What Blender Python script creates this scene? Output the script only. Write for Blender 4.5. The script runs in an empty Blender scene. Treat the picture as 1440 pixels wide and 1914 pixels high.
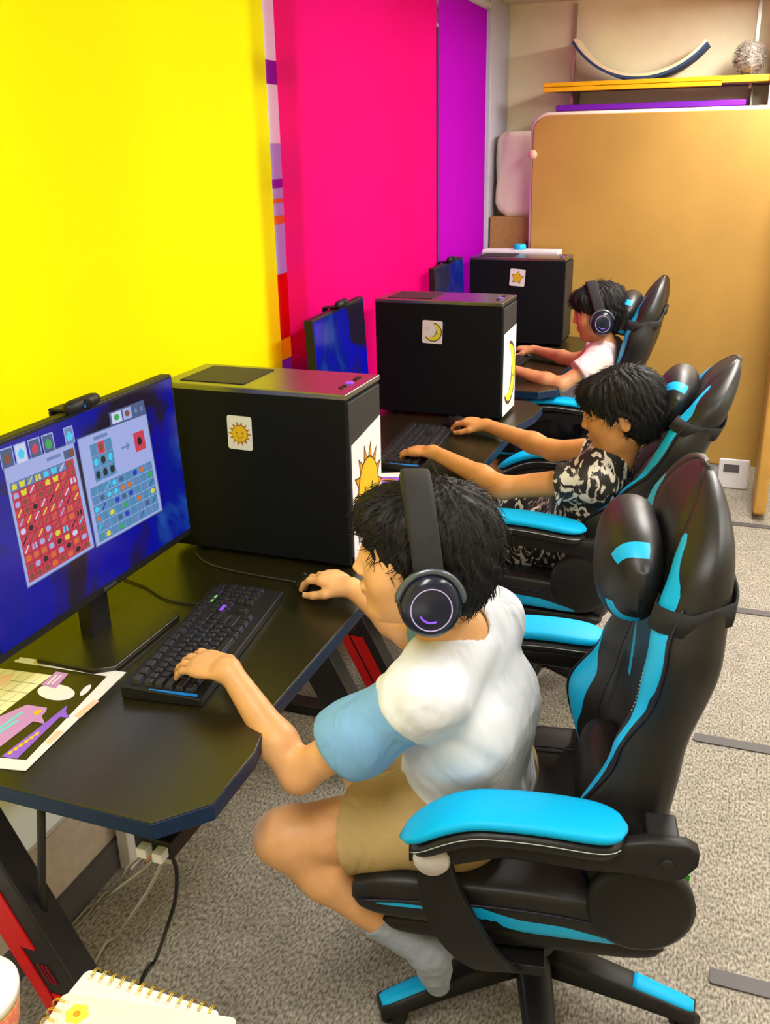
import bpy, bmesh, math, random
import numpy as np
from mathutils import Vector, Matrix, noise
random.seed(7); np.random.seed(7)
PI = math.pi
C = bpy.context.scene
COL = C.collection
# ------------------------------------------------------------------ camera calibration (metres; z up, y away along the desks)
FPX = 1773.0
def _nrm(a): a = np.array(a, float); return a/np.linalg.norm(a)
_Y = _nrm((1425-720, 266-957, FPX))
_Z = -_nrm((812-720, 5600-957, FPX)); _Z = _nrm(_Z-_Y*_Z.dot(_Y))
_X = np.cross(_Y, _Z)
RM = np.array([_X, _Y, _Z])
CAM = np.array([0, 0, 1.65])
def ray(px, py): return RM @ np.array([px-720, py-957, FPX])
def at_z(px, py, z): d = ray(px, py); return Vector(CAM + d*((z-CAM[2])/d[2]))
def at_y(px, py, y): d = ray(px, py); return Vector(CAM + d*(y/d[1]))
def at_x(px, py, x): d = ray(px, py); return Vector(CAM + d*(x/d[0]))
cam_d = bpy.data.cameras.new('camera'); cam = bpy.data.objects.new('camera', cam_d); COL.objects.link(cam)
cam_d.sensor_fit = 'HORIZONTAL'; cam_d.sensor_width = 36; cam_d.lens = 36*FPX/1440; cam_d.clip_start = .02
r, d_, f_ = RM[:, 0], RM[:, 1], RM[:, 2]
cam.matrix_world = Matrix([[r[0], -d_[0], -f_[0], 0], [r[1], -d_[1], -f_[1], 0], [r[2], -d_[2], -f_[2], 1.65], [0, 0, 0, 1]])
C.camera = cam
C.view_settings.view_transform = 'Standard'; C.view_settings.look = 'None'
C.view_settings.gamma = 1; C.view_settings.use_curve_mapping = False; C.view_settings.exposure = 0.0

# ------------------------------------------------------------------ materials
def lin(c):
    return tuple(((v/255)/12.92 if v/255 <= .04045 else ((v/255+.055)/1.055)**2.4) for v in c)
def nt(name):
    m = bpy.data.materials.new(name); m.use_nodes = True
    return m, m.node_tree.nodes, m.node_tree.links, m.node_tree.nodes['Principled BSDF']
def mat(name, rgb, rough=.5, metal=0, spec=.5, var=0, vscale=30, bump=0, bscale=200, wrinkle=0, emit=0, sss=0, coat=0, col2=None):
    m, N, L, b = nt(name)
    c = (*rgb, 1)
    b.inputs['Base Color'].default_value = c; b.inputs['Roughness'].default_value = rough
    b.inputs['Metallic'].default_value = metal; b.inputs['Specular IOR Level'].default_value = spec
    b.inputs['Coat Weight'].default_value = coat
    if sss:
        b.inputs['Subsurface Weight'].default_value = sss; b.inputs['Subsurface Radius'].default_value = (1, .4, .25)
        b.inputs['Subsurface Scale'].default_value = .006
    if emit:
        b.inputs['Emission Color'].default_value = c; b.inputs['Emission Strength'].default_value = emit
    tc = N.new('ShaderNodeTexCoord')
    if var or col2:
        n = N.new('ShaderNodeTexNoise'); n.inputs['Scale'].default_value = vscale; n.inputs['Detail'].default_value = 6
        L.new(tc.outputs['Object'], n.inputs['Vector'])
        mx = N.new('ShaderNodeMix'); mx.data_type = 'RGBA'
        mx.inputs[6].default_value = (*[v*(1-var) for v in rgb], 1)
        mx.inputs[7].default_value = (*(col2 if col2 else [min(1, v*(1+var)) for v in rgb]), 1)
        rp = N.new('ShaderNodeMapRange'); rp.inputs[1].default_value = .3; rp.inputs[2].default_value = .7
        L.new(n.outputs['Fac'], rp.inputs[0]); L.new(rp.outputs[0], mx.inputs[0]); L.new(mx.outputs[2], b.inputs['Base Color'])
    if bump:
        n2 = N.new('ShaderNodeTexNoise'); n2.inputs['Scale'].default_value = bscale; n2.inputs['Detail'].default_value = 5
        L.new(tc.outputs['Object'], n2.inputs['Vector'])
        bp = N.new('ShaderNodeBump'); bp.inputs['Strength'].default_value = bump; bp.inputs['Distance'].default_value = .002
        L.new(n2.outputs['Fac'], bp.inputs['Height']); L.new(bp.outputs[0], b.inputs['Normal'])
        if wrinkle:
            mp = N.new('ShaderNodeMapping'); mp.inputs['Scale'].default_value = (1, 1.3, .55); mp.inputs['Rotation'].default_value = (.5, .3, .2)
            n3 = N.new('ShaderNodeTexNoise'); n3.inputs['Scale'].default_value = 16; n3.inputs['Detail'].default_value = 1.5; n3.inputs['Distortion'].default_value = 1.2
            L.new(tc.outputs['Object'], mp.inputs[0]); L.new(mp.outputs[0], n3.inputs['Vector'])
            b3 = N.new('ShaderNodeBump'); b3.inputs['Strength'].default_value = wrinkle; b3.inputs['Distance'].default_value = .02
            L.new(n3.outputs['Fac'], b3.inputs['Height']); L.new(b3.outputs[0], bp.inputs['Normal'])
    return m
def mask_mat(name, ca, cb, rough=.45, bump=.15):
    """two-tone upholstery: colour b where the vertex attribute 'm' is above zero, thin dark piping on the border"""
    m, N, L, b = nt(name)
    a = N.new('ShaderNodeAttribute'); a.attribute_name = 'm'
    gt = N.new('ShaderNodeMath'); gt.operation = 'GREATER_THAN'; gt.inputs[1].default_value = 0
    L.new(a.outputs['Fac'], gt.inputs[0])
    mx = N.new('ShaderNodeMix'); mx.data_type = 'RGBA'; mx.inputs[6].default_value = (*ca, 1); mx.inputs[7].default_value = (*cb, 1)
    L.new(gt.outputs[0], mx.inputs[0]); L.new(mx.outputs[2], b.inputs['Base Color'])
    b.inputs['Roughness'].default_value = rough
    tc = N.new('ShaderNodeTexCoord'); n2 = N.new('ShaderNodeTexNoise'); n2.inputs['Scale'].default_value = 260
    L.new(tc.outputs['Object'], n2.inputs['Vector'])
    bp = N.new('ShaderNodeBump'); bp.inputs['Strength'].default_value = bump; bp.inputs['Distance'].default_value = .001
    L.new(n2.outputs['Fac'], bp.inputs['Height']); L.new(bp.outputs[0], b.inputs['Normal'])
    return m
def glow(name, rgb, s):
    m, N, L, b = nt(name)
    b.inputs['Base Color'].default_value = (0.01, 0.01, .01, 1); b.inputs['Roughness'].default_value = .35
    b.inputs['Emission Color'].default_value = (*rgb, 1); b.inputs['Emission Strength'].default_value = s
    return m
BLUE = (0.0, .46, .90)
M = dict(
 leather=mat('black_leather', (.009, .009, .010), .45, spec=.4, bump=.25, bscale=140),
 leather2=mask_mat('black_blue_leather', (.009, .009, .010), BLUE, .45),
 blue=mat('cyan_leather', BLUE, .5, spec=.2, bump=.1, bscale=300),
 piping=mat('dark_piping', (.004, .004, .02), .5),
 stitch=mat('pale_stitching', (.45, .5, .5), .7),
 plastic=mat('black_plastic', (.009, .009, .010), .5, spec=.35, bump=.1, bscale=500),
 matblack=mat('matt_black_metal', (.011, .011, .013), .38, var=.2, vscale=60),
 rubber=mat('black_rubber', (.01, .01, .01), .7),
 knob=mat('pale_grey_cap', (.62, .58, .60), .5),
 chrome=mat('dull_steel', (.45, .44, .42), .3, metal=1),
 desktop=mat('black_laminate_olive_sheen', (.015, .0135, .004), .30, spec=.7, bump=.15, bscale=420, var=.25, vscale=300),  # olive tint in the black base stands in for yellow blind reflection
 deskedge=mat('blue_black_edge_band', (.002, .018, .06), .45, spec=.3),
 red=mat('red_panel', (.62, .002, .004), .4),
 darkred=mat('dark_red_mark', (.18, .004, .01), .5),
 pcside=mat('pc_black_steel', (.006, .007, .009), .6, spec=.12, var=.15, vscale=80),
 pctop=mat('pc_grey_top', (.26, .26, .26), .24, metal=.9, bump=.1, bscale=700),
 mesh=mat('pc_dust_filter', (.018, .018, .018), .55, bump=.6, bscale=900),
 card=mat('white_card', (.80, .80, .82), .5),
 paper=mat('white_paper', (.78, .78, .77), .55),
 yellowink=mat('yellow_ink', (.80, .50, .01), .5),
 orangeink=mat('orange_ink', (.72, .28, .01), .5),
 brownink=mat('brown_outline_ink', (.09, .035, .004), .6),
 lemonink=mat('lemon_ink', (.78, .74, .03), .5),
 olive=mat('dark_photo_print', (.035, .03, .004), .35),
 keyprint=mat('pale_keyboard_print', (.80, .76, .50), .5),
 lilac=mat('lilac_print', (.52, .26, .62), .5),
 violet=mat('violet_print', (.27, .11, .70), .5),
 aqua=mat('aqua_print', (.15, .62, .72), .5),
 pinkp=mat('peach_print', (.85, .55, .40), .5),
 greyline=mat('grey_line_print', (.35, .33, .25), .5),
 keycap=mat('black_keycap', (.016, .016, .02), .38),
 keyblue=glow('blue_backlight', (.0, .35, .9), .55),
 keypurple=glow('purple_backlight', (.35, .1, 1.0), .9),
 legend=glow('keycap_legend_light', (.25, .9, .12), .8),
 white=mat('white_paint', (.78, .78, .80), .5),
 skin=mat('skin', (.78, .42, .185), .48, sss=.25, var=.06, vscale=40, bump=.05, bscale=300),
 hair=mat('black_hair', (.007, .006, .006), .6, spec=.25, bump=.5, bscale=120),
 hairstrand=mat('black_hair_strand', (.010, .008, .008), .55, spec=.3),
 eyewhite=mat('eye_white', (.8, .78, .75), .25),
 iris=mat('dark_iris', (.01, .006, .004), .15),
 lip=mat('lips', (.55, .17, .12), .5),
 tee=mat('white_cotton', (.74, .79, .87), .85, wrinkle=.45, bump=.2, bscale=350),
 sleeveblue=mat('light_blue_cotton', (.19, .43, .78), .85, wrinkle=.45, bump=.25, bscale=350, var=.06, vscale=15),
 khaki=mat('khaki_cotton', (.50, .36, .15), .85, wrinkle=.45, bump=.3, bscale=300, var=.08, vscale=20),
 pinktee=mat('pale_pink_cotton', (.82, .66, .66), .85, wrinkle=.45, bump=.2, bscale=300),
 pinkcuff=mat('pink_cotton', (.75, .32, .42), .85),
 navy=mat('dark_cotton', (.02, .02, .03), .85),
 sock=mat('grey_blue_sock', (.33, .38, .48), .9, bump=.5, bscale=300, var=.15, vscale=60),
 cable_w=mat('white_cable', (.50, .48, .42), .5), cable_k=mat('black_cable', (.01, .01, .01), .5),
 cable_y=mat('cream_cable', (.36, .33, .20), .5), cable_g=mat('dark_grey_cable', (.035, .035, .03), .5),
)
def pattern_mat():
    m, N, L, b = nt('black_white_marbled_cloth')
    tc = N.new('ShaderNodeTexCoord'); mp = N.new('ShaderNodeMapping'); mp.inputs['Scale'].default_value = (38, 24, 18)
    n = N.new('ShaderNodeTexNoise'); n.inputs['Scale'].default_value = 1.0; n.inputs['Detail'].default_value = 3; n.inputs['Distortion'].default_value = 1.3
    L.new(tc.outputs['Object'], mp.inputs[0]); L.new(mp.outputs[0], n.inputs['Vector'])
    r = N.new('ShaderNodeMapRange'); r.inputs[1].default_value = .525; r.inputs[2].default_value = .555
    L.new(n.outputs['Fac'], r.inputs[0])
    mx = N.new('ShaderNodeMix'); mx.data_type = 'RGBA'; mx.inputs[6].default_value = (.012, .011, .010, 1); mx.inputs[7].default_value = (.66, .62, .54, 1)
    L.new(r.outputs[0], mx.inputs[0]); L.new(mx.outputs[2], b.inputs['Base Color']); b.inputs['Roughness'].default_value = .6
    return m
M['marble'] = pattern_mat()

# ------------------------------------------------------------------ mesh helpers
class MB:
    def __init__(s): s.v = []; s.f = []; s.m = []; s.sm = []; s.a = None
    def add(s, vs, fs, mi=0, smooth=False):
        o = len(s.v); s.v += [tuple(v) for v in vs]
        for f in fs: s.f.append(tuple(o+i for i in f)); s.m.append(mi); s.sm.append(smooth)
        return s
    def box(s, x0, x1, y0, y1, z0, z1, mi=0, T=None):
        vs = [Vector((x, y, z)) for x in (x0, x1) for y in (y0, y1) for z in (z0, z1)]
        if T: vs = [T @ v for v in vs]
        return s.add(vs, [(0, 1, 3, 2), (4, 6, 7, 5), (0, 4, 5, 1), (2, 3, 7, 6), (0, 2, 6, 4), (1, 5, 7, 3)], mi)
    def prism(s, pts, z0, z1, mi=0, T=None, smooth=False):
        """polygon in xy extruded z0..z1"""
        n = len(pts); vs = [Vector((p[0], p[1], z0)) for p in pts]+[Vector((p[0], p[1], z1)) for p in pts]
        if T: vs = [T @ v for v in vs]
        s.add(vs, [tuple(range(n-1, -1, -1)), tuple(range(n, 2*n))], mi)
        o = len(s.v)-2*n
        for i in range(n):
            j = (i+1) % n; s.f.append((o+i, o+j, o+n+j, o+n+i)); s.m.append(mi); s.sm.append(smooth)
        return s
    def tube(s, pts, r, mi=0, n=10, caps=True):
        pts = [Vector(p) for p in pts]; k = len(pts); rs = r if isinstance(r, (list, tuple)) else [r]*k
        o = len(s.v); up = Vector((0, 0, 1)); prev = None
        for i, p in enumerate(pts):
            t = (pts[min(i+1, k-1)]-pts[max(i-1, 0)]).normalized()
            if prev is None:
                a = t.cross(up)
                if a.length < .1: a = t.cross(Vector((1, 0, 0)))
            else: a = prev - t*prev.dot(t)
            a.normalize(); prev = a; b = t.cross(a)
            for q in range(n):
                w = 2*PI*q/n; s.v.append(tuple(p+(a*math.cos(w)+b*math.sin(w))*rs[i]))
        for i in range(k-1):
            for q in range(n):
                q2 = (q+1) % n; s.f.append((o+i*n+q, o+i*n+q2, o+(i+1)*n+q2, o+(i+1)*n+q)); s.m.append(mi); s.sm.append(True)
        if caps:
            s.f.append(tuple(o+q for q in range(n-1, -1, -1))); s.m.append(mi); s.sm.append(False)
            s.f.append(tuple(o+(k-1)*n+q for q in range(n))); s.m.append(mi); s.sm.append(False)
        return s
    def lathe(s, prof, T=None, mi=0, n=32):
        """profile (r,z) about z"""
        T = T or Matrix(); o = len(s.v); k = len(prof)
        for (r_, z) in prof:
            for q in range(n): w = 2*PI*q/n; s.v.append(tuple(T @ Vector((r_*math.cos(w), r_*math.sin(w), z))))
        for i in range(k-1):
            for q in range(n):
                q2 = (q+1) % n; s.f.append((o+i*n+q, o+i*n+q2, o+(i+1)*n+q2, o+(i+1)*n+q)); s.m.append(mi); s.sm.append(True)
        s.f.append(tuple(o+q for q in range(n-1, -1, -1))); s.m.append(mi); s.sm.append(False)
        s.f.append(tuple(o+(k-1)*n+q for q in range(n))); s.m.append(mi); s.sm.append(False)
        return s
    def loft(s, rings, mi=0, caps=True):
        o = len(s.v); n = len(rings[0]); k = len(rings)
        for R_ in rings: s.v += [tuple(p) for p in R_]
        for i in range(k-1):
            for q in range(n):
                q2 = (q+1) % n; s.f.append((o+i*n+q, o+i*n+q2, o+(i+1)*n+q2, o+(i+1)*n+q)); s.m.append(mi); s.sm.append(True)
        if caps:
            s.f.append(tuple(o+q for q in range(n-1, -1, -1))); s.m.append(mi); s.sm.append(True)
            s.f.append(tuple(o+(k-1)*n+q for q in range(n))); s.m.append(mi); s.sm.append(True)
        return s
    def build(s, name, mats, parent=None, bevel=0, seg=2, attr=None, subsurf=0, loc=None):
        me = bpy.data.meshes.new(name)
        me.from_pydata(s.v, [], s.f)
        mats = mats if isinstance(mats, (list, tuple)) else [mats]
        for m in mats: me.materials.append(M[m] if isinstance(m, str) else m)
        me.polygons.foreach_set('material_index', s.m); me.polygons.foreach_set('use_smooth', s.sm)
        bm = bmesh.new(); bm.from_mesh(me); bmesh.ops.recalc_face_normals(bm, faces=bm.faces); bm.to_mesh(me); bm.free()
        if attr is not None:
            a = me.attributes.new('m', 'FLOAT', 'POINT'); a.data.foreach_set('value', attr)
        me.update()
        o = bpy.data.objects.new(name, me); COL.objects.link(o)
        if parent: o.parent = parent
        if loc: o.location = loc
        if bevel:
            b = o.modifiers.new('bevel', 'BEVEL'); b.width = bevel; b.segments = seg; b.limit_method = 'ANGLE'; b.angle_limit = math.radians(40)
            b.harden_normals = True; me.polygons.foreach_set('use_smooth', [True]*len(me.polygons))
        if subsurf:
            u = o.modifiers.new('sub', 'SUBSURF'); u.levels = subsurf; u.render_levels = subsurf
        return o
def tag(o, label=None, cat=None, group=None, kind=None):
    if label: o['label'] = label
    if cat: o['category'] = cat
    if group: o['group'] = group
    if kind: o['kind'] = kind
    return o
def thing(name, label, cat, loc=(0, 0, 0), rz=0, group=None):
    o = bpy.data.objects.new(name, None); COL.objects.link(o); o.empty_display_size = .05
    o.location = loc; o.rotation_euler = (0, 0, rz); return tag(o, label, cat, group)
def kids(o): return [c for c in bpy.data.objects if c.parent == o]
def copy_tree(o, parent=None):
    ks = kids(o); c = o.copy(); COL.objects.link(c)
    if parent: c.parent = parent
    for k in ks: copy_tree(k, c)
    return c
def dup(o, loc=None, rz=None, label=None):
    c = copy_tree(o)
    if loc is not None: c.location = loc
    if rz is not None: c.rotation_euler.z = rz
    if label: c['label'] = label
    return c
def rrect(w, h, r_, n=5, cx=0, cy=0):
    pts = []
    for (sx, sy, a0) in ((1, 1, 0), (-1, 1, 90), (-1, -1, 180), (1, -1, 270)):
        for i in range(n+1):
            a = math.radians(a0+90*i/n); pts.append((cx+sx*(w/2-r_)+r_*math.cos(a), cy+sy*(h/2-r_)+r_*math.sin(a)))
    return pts
def spline(pts, n=8):
    pts = [Vector(p) for p in pts]; P = [pts[0]]+pts+[pts[-1]]; out = []
    for i in range(1, len(P)-2):
        for k in range(n):
            t = k/n; a, b, c, d = P[i-1], P[i], P[i+1], P[i+2]
            out.append(.5*((2*b)+(c-a)*t+(2*a-5*b+4*c-d)*t*t+(3*b-a-3*c+d)*t**3))
    out.append(pts[-1]); return out
def interp(t, ks):
    if t <= ks[0][0]: return ks[0][1]
    for (a, va), (b, vb) in zip(ks, ks[1:]):
        if t <= b:
            u = (t-a)/(b-a); u = u*u*(3-2*u); return va+(vb-va)*u
    return ks[-1][1]
# ================================================================== the room
def struct(name, mb, m, bevel=0): return tag(mb.build(name, m, bevel=bevel), kind='structure')
YB = 5.35   # back wall
M['carpet'] = mat('grey_carpet', (.34, .30, .25), .95, spec=.1, bump=.9, bscale=500, var=.45, vscale=170, col2=(.50, .455, .40))
def carpet():
    m, N, L, b = nt('grey_beige_carpet_tiles')
    tc = N.new('ShaderNodeTexCoord')
    def noi(s, d, sc=(1, 1, 1)):
        mp = N.new('ShaderNodeMapping'); mp.inputs['Scale'].default_value = sc
        n = N.new('ShaderNodeTexNoise'); n.inputs['Scale'].default_value = s; n.inputs['Detail'].default_value = d
        L.new(tc.outputs['Object'], mp.inputs[0]); L.new(mp.outputs[0], n.inputs['Vector']); return n
    a = noi(190, 4, (1, .45, 1)); c = noi(14, 3)
    mx = N.new('ShaderNodeMix'); mx.data_type = 'RGBA'; mx.inputs[6].default_value = (.15, .135, .108, 1); mx.inputs[7].default_value = (.50, .46, .39, 1)
    rp = N.new('ShaderNodeMapRange'); rp.inputs[1].default_value = .34; rp.inputs[2].default_value = .66
    L.new(a.outputs['Fac'], rp.inputs[0]); L.new(rp.outputs[0], mx.inputs[0])
    m2 = N.new('ShaderNodeMix'); m2.data_type = 'RGBA'; m2.blend_type = 'MULTIPLY'; m2.inputs[0].default_value = .5
    r2 = N.new('ShaderNodeMapRange'); r2.inputs[1].default_value = .3; r2.inputs[2].default_value = .7; r2.inputs[3].default_value = .75; r2.inputs[4].default_value = 1.15
    L.new(c.outputs['Fac'], r2.inputs[0]); L.new(mx.outputs[2], m2.inputs[6]); L.new(r2.outputs[0], m2.inputs[7]); L.new(m2.outputs[2], b.inputs['Base Color'])
    b.inputs['Roughness'].default_value = .95; b.inputs['Specular IOR Level'].default_value = .1
    bp = N.new('ShaderNodeBump'); bp.inputs['Strength'].default_value = .6; bp.inputs['Distance'].default_value = .003
    L.new(a.outputs['Fac'], bp.inputs['Height']); L.new(bp.outputs[0], b.inputs['Normal'])
    return m
M['carpet'] = carpet()
M['lowwall'] = mat('beige_wall', (.70, .61, .53), .8, var=.08, vscale=50)
M['backwall'] = mat('cream_wall', (.88, .80, .56), .8, var=.05, vscale=6)
M['pillar'] = mat('lilac_grey_wall', (.52, .50, .60), .7, var=.05, vscale=60)
M['ceil'] = mat('ceiling_paint', (.72, .64, .42), .85)
M['skirting'] = mat('dark_grey_skirting', (.10, .095, .10), .6)
struct('floor', MB().box(-1.6, 2.6, -1.6, YB+.1, -.05, 0), 'carpet')
struct('ceiling', MB().box(-1.6, 2.6, -1.6, YB+.1, 2.33, 2.4), 'ceil')
w = MB().box(-1.62, -1.31, -1.5, 4.97, 0, .25)
w.box(-1.62, -1.31, -1.5, -.3, .25, 2.33); w.box(-1.62, -1.31, -.3, 4.97, 2.26, 2.33)
struct('wall_left', w, 'lowwall')
struct('trim_1', MB().box(-1.62, -1.283, 4.97, YB, 0, 2.33), 'pillar', .008)
struct('baseboard_left', MB().box(-1.309, -1.298, -1.5, 4.965, 0, .085), 'skirting')
struct('wall_back', MB().box(-1.62, 2.6, YB, YB+.1, 0, 2.33), 'backwall')
struct('wall_right', MB().box(2.5, 2.6, -1.5, YB, 0, 2.33), 'backwall')
struct('wall_front', MB().box(-1.62, 2.6, -1.6, -1.5, 0, 2.33), 'backwall')
# window in the recess behind the blinds
fr = MB()
for y in (-.3, .75, 1.72, 2.72, 3.72, 4.62): fr.box(-1.56, -1.50, y, y+.05, .26, 2.26)
for z in (.255, 1.0, 2.205): fr.box(-1.56, -1.50, -.25, 4.97, z, z+.05)
wf = struct('window_1', fr, 'white', .003)
def glass():
    m = bpy.data.materials.new('window_glass'); m.use_nodes = True; N = m.node_tree.nodes; L = m.node_tree.links
    N.remove(N['Principled BSDF']); t = N.new('ShaderNodeBsdfTransparent'); g = N.new('ShaderNodeBsdfGlossy'); g.inputs['Roughness'].default_value = .02
    x = N.new('ShaderNodeMixShader'); f = N.new('ShaderNodeFresnel'); f.inputs[0].default_value = 1.35
    L.new(f.outputs[0], x.inputs[0]); L.new(t.outputs[0], x.inputs[1]); L.new(g.outputs[0], x.inputs[2]); L.new(x.outputs[0], N['Material Output'].inputs[0]); return m
M['glass'] = glass()
MB().box(-1.535, -1.530, -.25, 4.97, .26, 2.26).build('window_pane', 'glass', wf)
tag(MB().box(-1.50, -1.312, -.3, 4.965, .2505, .262).build('window_sill', 'white'), kind='structure')
def cloth_trans(name, rgb, t=.55):
    m = bpy.data.materials.new(name); m.use_nodes = True; N = m.node_tree.nodes; L = m.node_tree.links
    b = N['Principled BSDF']; b.inputs['Base Color'].default_value = (*rgb, 1); b.inputs['Roughness'].default_value = .7; b.inputs['Specular IOR Level'].default_value = .15
    tr = N.new('ShaderNodeBsdfTranslucent'); tr.inputs[0].default_value = (*rgb, 1)
    x = N.new('ShaderNodeMixShader'); x.inputs[0].default_value = t
    L.new(b.outputs[0], x.inputs[1]); L.new(tr.outputs[0], x.inputs[2]); L.new(x.outputs[0], N['Material Output'].inputs[0])
    tc = N.new('ShaderNodeTexCoord'); n = N.new('ShaderNodeTexNoise'); n.inputs['Scale'].default_value = 400
    L.new(tc.outputs['Object'], n.inputs['Vector']); bp = N.new('ShaderNodeBump'); bp.inputs['Strength'].default_value = .25; bp.inputs['Distance'].default_value = .001
    L.new(n.outputs['Fac'], bp.inputs['Height']); L.new(bp.outputs[0], b.inputs['Normal'])
    return m
M['by'] = cloth_trans('yellow_blind_fabric', (1.0, .90, .0), .6)
M['bp'] = cloth_trans('magenta_blind_fabric', (.93, .0, .19), .6)
M['bv'] = cloth_trans('purple_blind_fabric', (.52, .0, .50), .6)
def blind(y0, y1, m, label, seed):
    t = thing('roller_blind', label, 'blind', (-1.30, (y0+y1)/2, .66), 0, 'roller blinds over the window')
    W = (y1-y0); b = MB(); ny, nz = 60, 30
    vs = []; fs = []
    for i in range(ny+1):
        for j in range(nz+1):
            y = -W/2+W*i/ny; z = 1.62*j/nz
            x = .0025*math.sin(3.2*y+seed)+.002*math.sin(7*y+seed*2+z)
            vs.append((x, y, z))
    for i in range(ny):
        for j in range(nz):
            a = i*(nz+1)+j; fs.append((a, a+nz+1, a+nz+2, a+1))
    b.add(vs, fs, 0, True); b.build('blind_fabric', m, t)
    MB().box(-.006, .006, -W/2, W/2, -.022, .006).build('bottom_bar', m, t, .003)
    b = MB(); b.tube([(-.002, -W/2, 1.628), (-.002, W/2, 1.628)], .022, n=16); b.build('roller_tube', 'white', t)
    return t
blind(-.10, 2.580, 'by', 'wide bright yellow roller blind beside the nearest desk, leftmost of the three blinds', 1)
blind(2.645, 4.150, 'bp', 'magenta pink roller blind, middle of the three blinds, behind the moon tower', 2)
blind(4.165, 4.962, 'bv', 'narrow purple roller blind, last of the three next to the grey pillar', 3)
# patterned film strip seen in the slit between yellow and magenta blinds
fm = MB(); films = [('filmw', (.9, .9, .95)), ('filmp', (.45, .08, .62)), ('filml', (.62, .56, .86)), ('filmo', (.85, .35, .10)), ('filmr', (.8, .02, .02)), ('filmy', (1., .5, .02))]
for k, c in films: M[k] = cloth_trans(k+'_film', c, .6)
def zz(py): return at_x(515, py, -1.33).z
def strip(p0, p1, mi, y0=2.5, y1=2.78): fm.box(-1.332, -1.331, y0, y1, zz(p1), zz(p0), mi)
strip(-150, 114, 0); strip(114, 158, 1); strip(158, 268, 0); strip(268, 335, 2); strip(335, 352, 1); strip(352, 372, 2); strip(372, 380, 3); strip(380, 404, 2); strip(404, 420, 3); strip(420, 515, 2)
strip(515, 640, 4); strip(640, 680, 5); strip(680, 760, 1)
tag(fm.build('window_film', [k for k, c in films]), 'strip of coloured window film showing in the gap between yellow and magenta blinds', 'window film')

# ---- dark strips on the carpet
def strip_pts(w, h): return rrect(w, h, .008)
fs_ = []
for i, (x0, x1, y, lab) in enumerate([(.085, .62, 1.662, 'dark strip on the carpet nearest the camera, its rounded end beside the front chair'),
        (.0, .62, 2.557, 'dark strip on the carpet passing behind the front chair backrest'),
        (.02, .62, 3.466, 'thin dark strip on the carpet, third one counting away from the camera'),
        (-.05, .62, 4.385, 'farthest dark strip on the carpet, at the foot of the tan partition')]):
    b = MB(); b.prism(rrect(x1-x0, .042, .008), .0, .004)
    fs_.append(tag(b.build('floor_strip', 'skirting', loc=((x0+x1)/2, y, .0005), bevel=.001), lab, 'floor strip', 'dark strips on the carpet'))

# ---- tan partition
M['tan'] = mat('tan_laminate', (.44, .262, .050), .55, var=.10, vscale=2.5, bump=.05)
M['tan2'] = mat('orange_wood_edge', (.52, .28, .055), .5, var=.08, vscale=12)
M['tantrim'] = mat('pale_edge_trim', (.80, .70, .62), .5)
t = thing('partition_panel', 'tall tan partition board with rounded top corner behind the farthest chair', 'partition', (-.4, 4.90, 0))
x0, x1, z0, z1, R_ = -.645, .56, .125, 1.79, .075
pts = [(x1, z0), (x1, z1)]+[(x0+R_-R_*math.sin(a), z1-R_+R_*math.cos(a)) for a in [PI/2*i/8 for i in range(9)]]+[(x0+.012, z0)]
T = Matrix(((1, 0, 0, 0), (0, 0, 1, 0), (0, 1, 0, 0), (0, 0, 0, 1)))
MB().prism(pts, -.010, .03, T=T).build('board', 'tan', t, .004)
ed = [(p[0]+(-.004 if p[0] < 0 else 0), -.0 if False else .01, p[1]+(.004 if p[1] > 1.7 else 0)) for p in pts[1:]]
MB().tube(ed, .010, n=8).build('edge_trim', 'tantrim', t)
MB().lathe([(.001, -.004), (.022, -.004), (.022, .004), (.001, .004)], T=Matrix.Translation((x0+.002, -.016, 1.615)) @ Matrix.Rotation(PI/2, 4, 'X'), n=24).build('finger_pull', 'pinkp', t)
b = MB(); b.prism([(-.455, .035), (-.30, .0), (.0, .0), (.0, 1.78), (-.455, 1.78)], .545, .60, T=Matrix(((0, 0, 1, 0), (1, 0, 0, 0), (0, 1, 0, 0), (0, 0, 0, 1))))
b.build('side_wing', 'tan2', t, .012, 3)
# white skirting unit under the board
t = thing('low_plinth', 'low white plinth showing under the tan partition board', 'plinth', (-.35, 4.93, 0))
MB().box(-.74, .34, -.02, .045, 0, .12).build('body', 'pillar', t, .004)
MB().box(.32, .47, -.045, -.022, .0, .16).build('white_box', 'white', t, .01)
MB().box(.345, .42, -.048, -.0455, .09, .13).build('grey_label', 'skirting', t)

# ---- wall shelf with things on it
M['yshelf'] = mat('yellow_orange_shelf', (.95, .50, .0), .4)
M['shelfunder'] = mat('brown_shelf_underside', (.28, .17, .12), .6)
M['purplething'] = mat('purple_plastic', (.20, .0, .55), .5)
t = thing('wall_shelf', 'yellow-edged wall shelf high on the back wall above the partition', 'shelf', (-.55, 5.05, 1.915))
zt = .018
MB().box(-.47, .56, .03, .29, -.008, .014).build('board', 'shelfunder', t)
b = MB(); b.box(-.487, .345, -.006, .03, -.016, .0045, 0); b.box(-.487, .345, -.004, .03, .0065, .026, 0); b.box(.345, .57, .01, .04, -.004, .026, 0)
b.build('front_edge', 'yshelf', t, .003)
for x in (-.36, .47):
    b = MB(); b.box(x-.006, x+.006, .06, .295, -.03, -.008); b.prism([(.08, -.008), (.295, -.008), (.295, -.11)], x-.004, x+.004, T=Matrix(((0, 0, 1, 0), (1, 0, 0, 0), (0, 1, 0, 0), (0, 0, 0, 1))))
    b.build('bracket', 'shelfunder', t)
for x in (-.395, .475):
    MB().box(x-.008, x+.008, .283, .298, -.18, .40).build('upright_rail', 'chrome', t)
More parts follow.
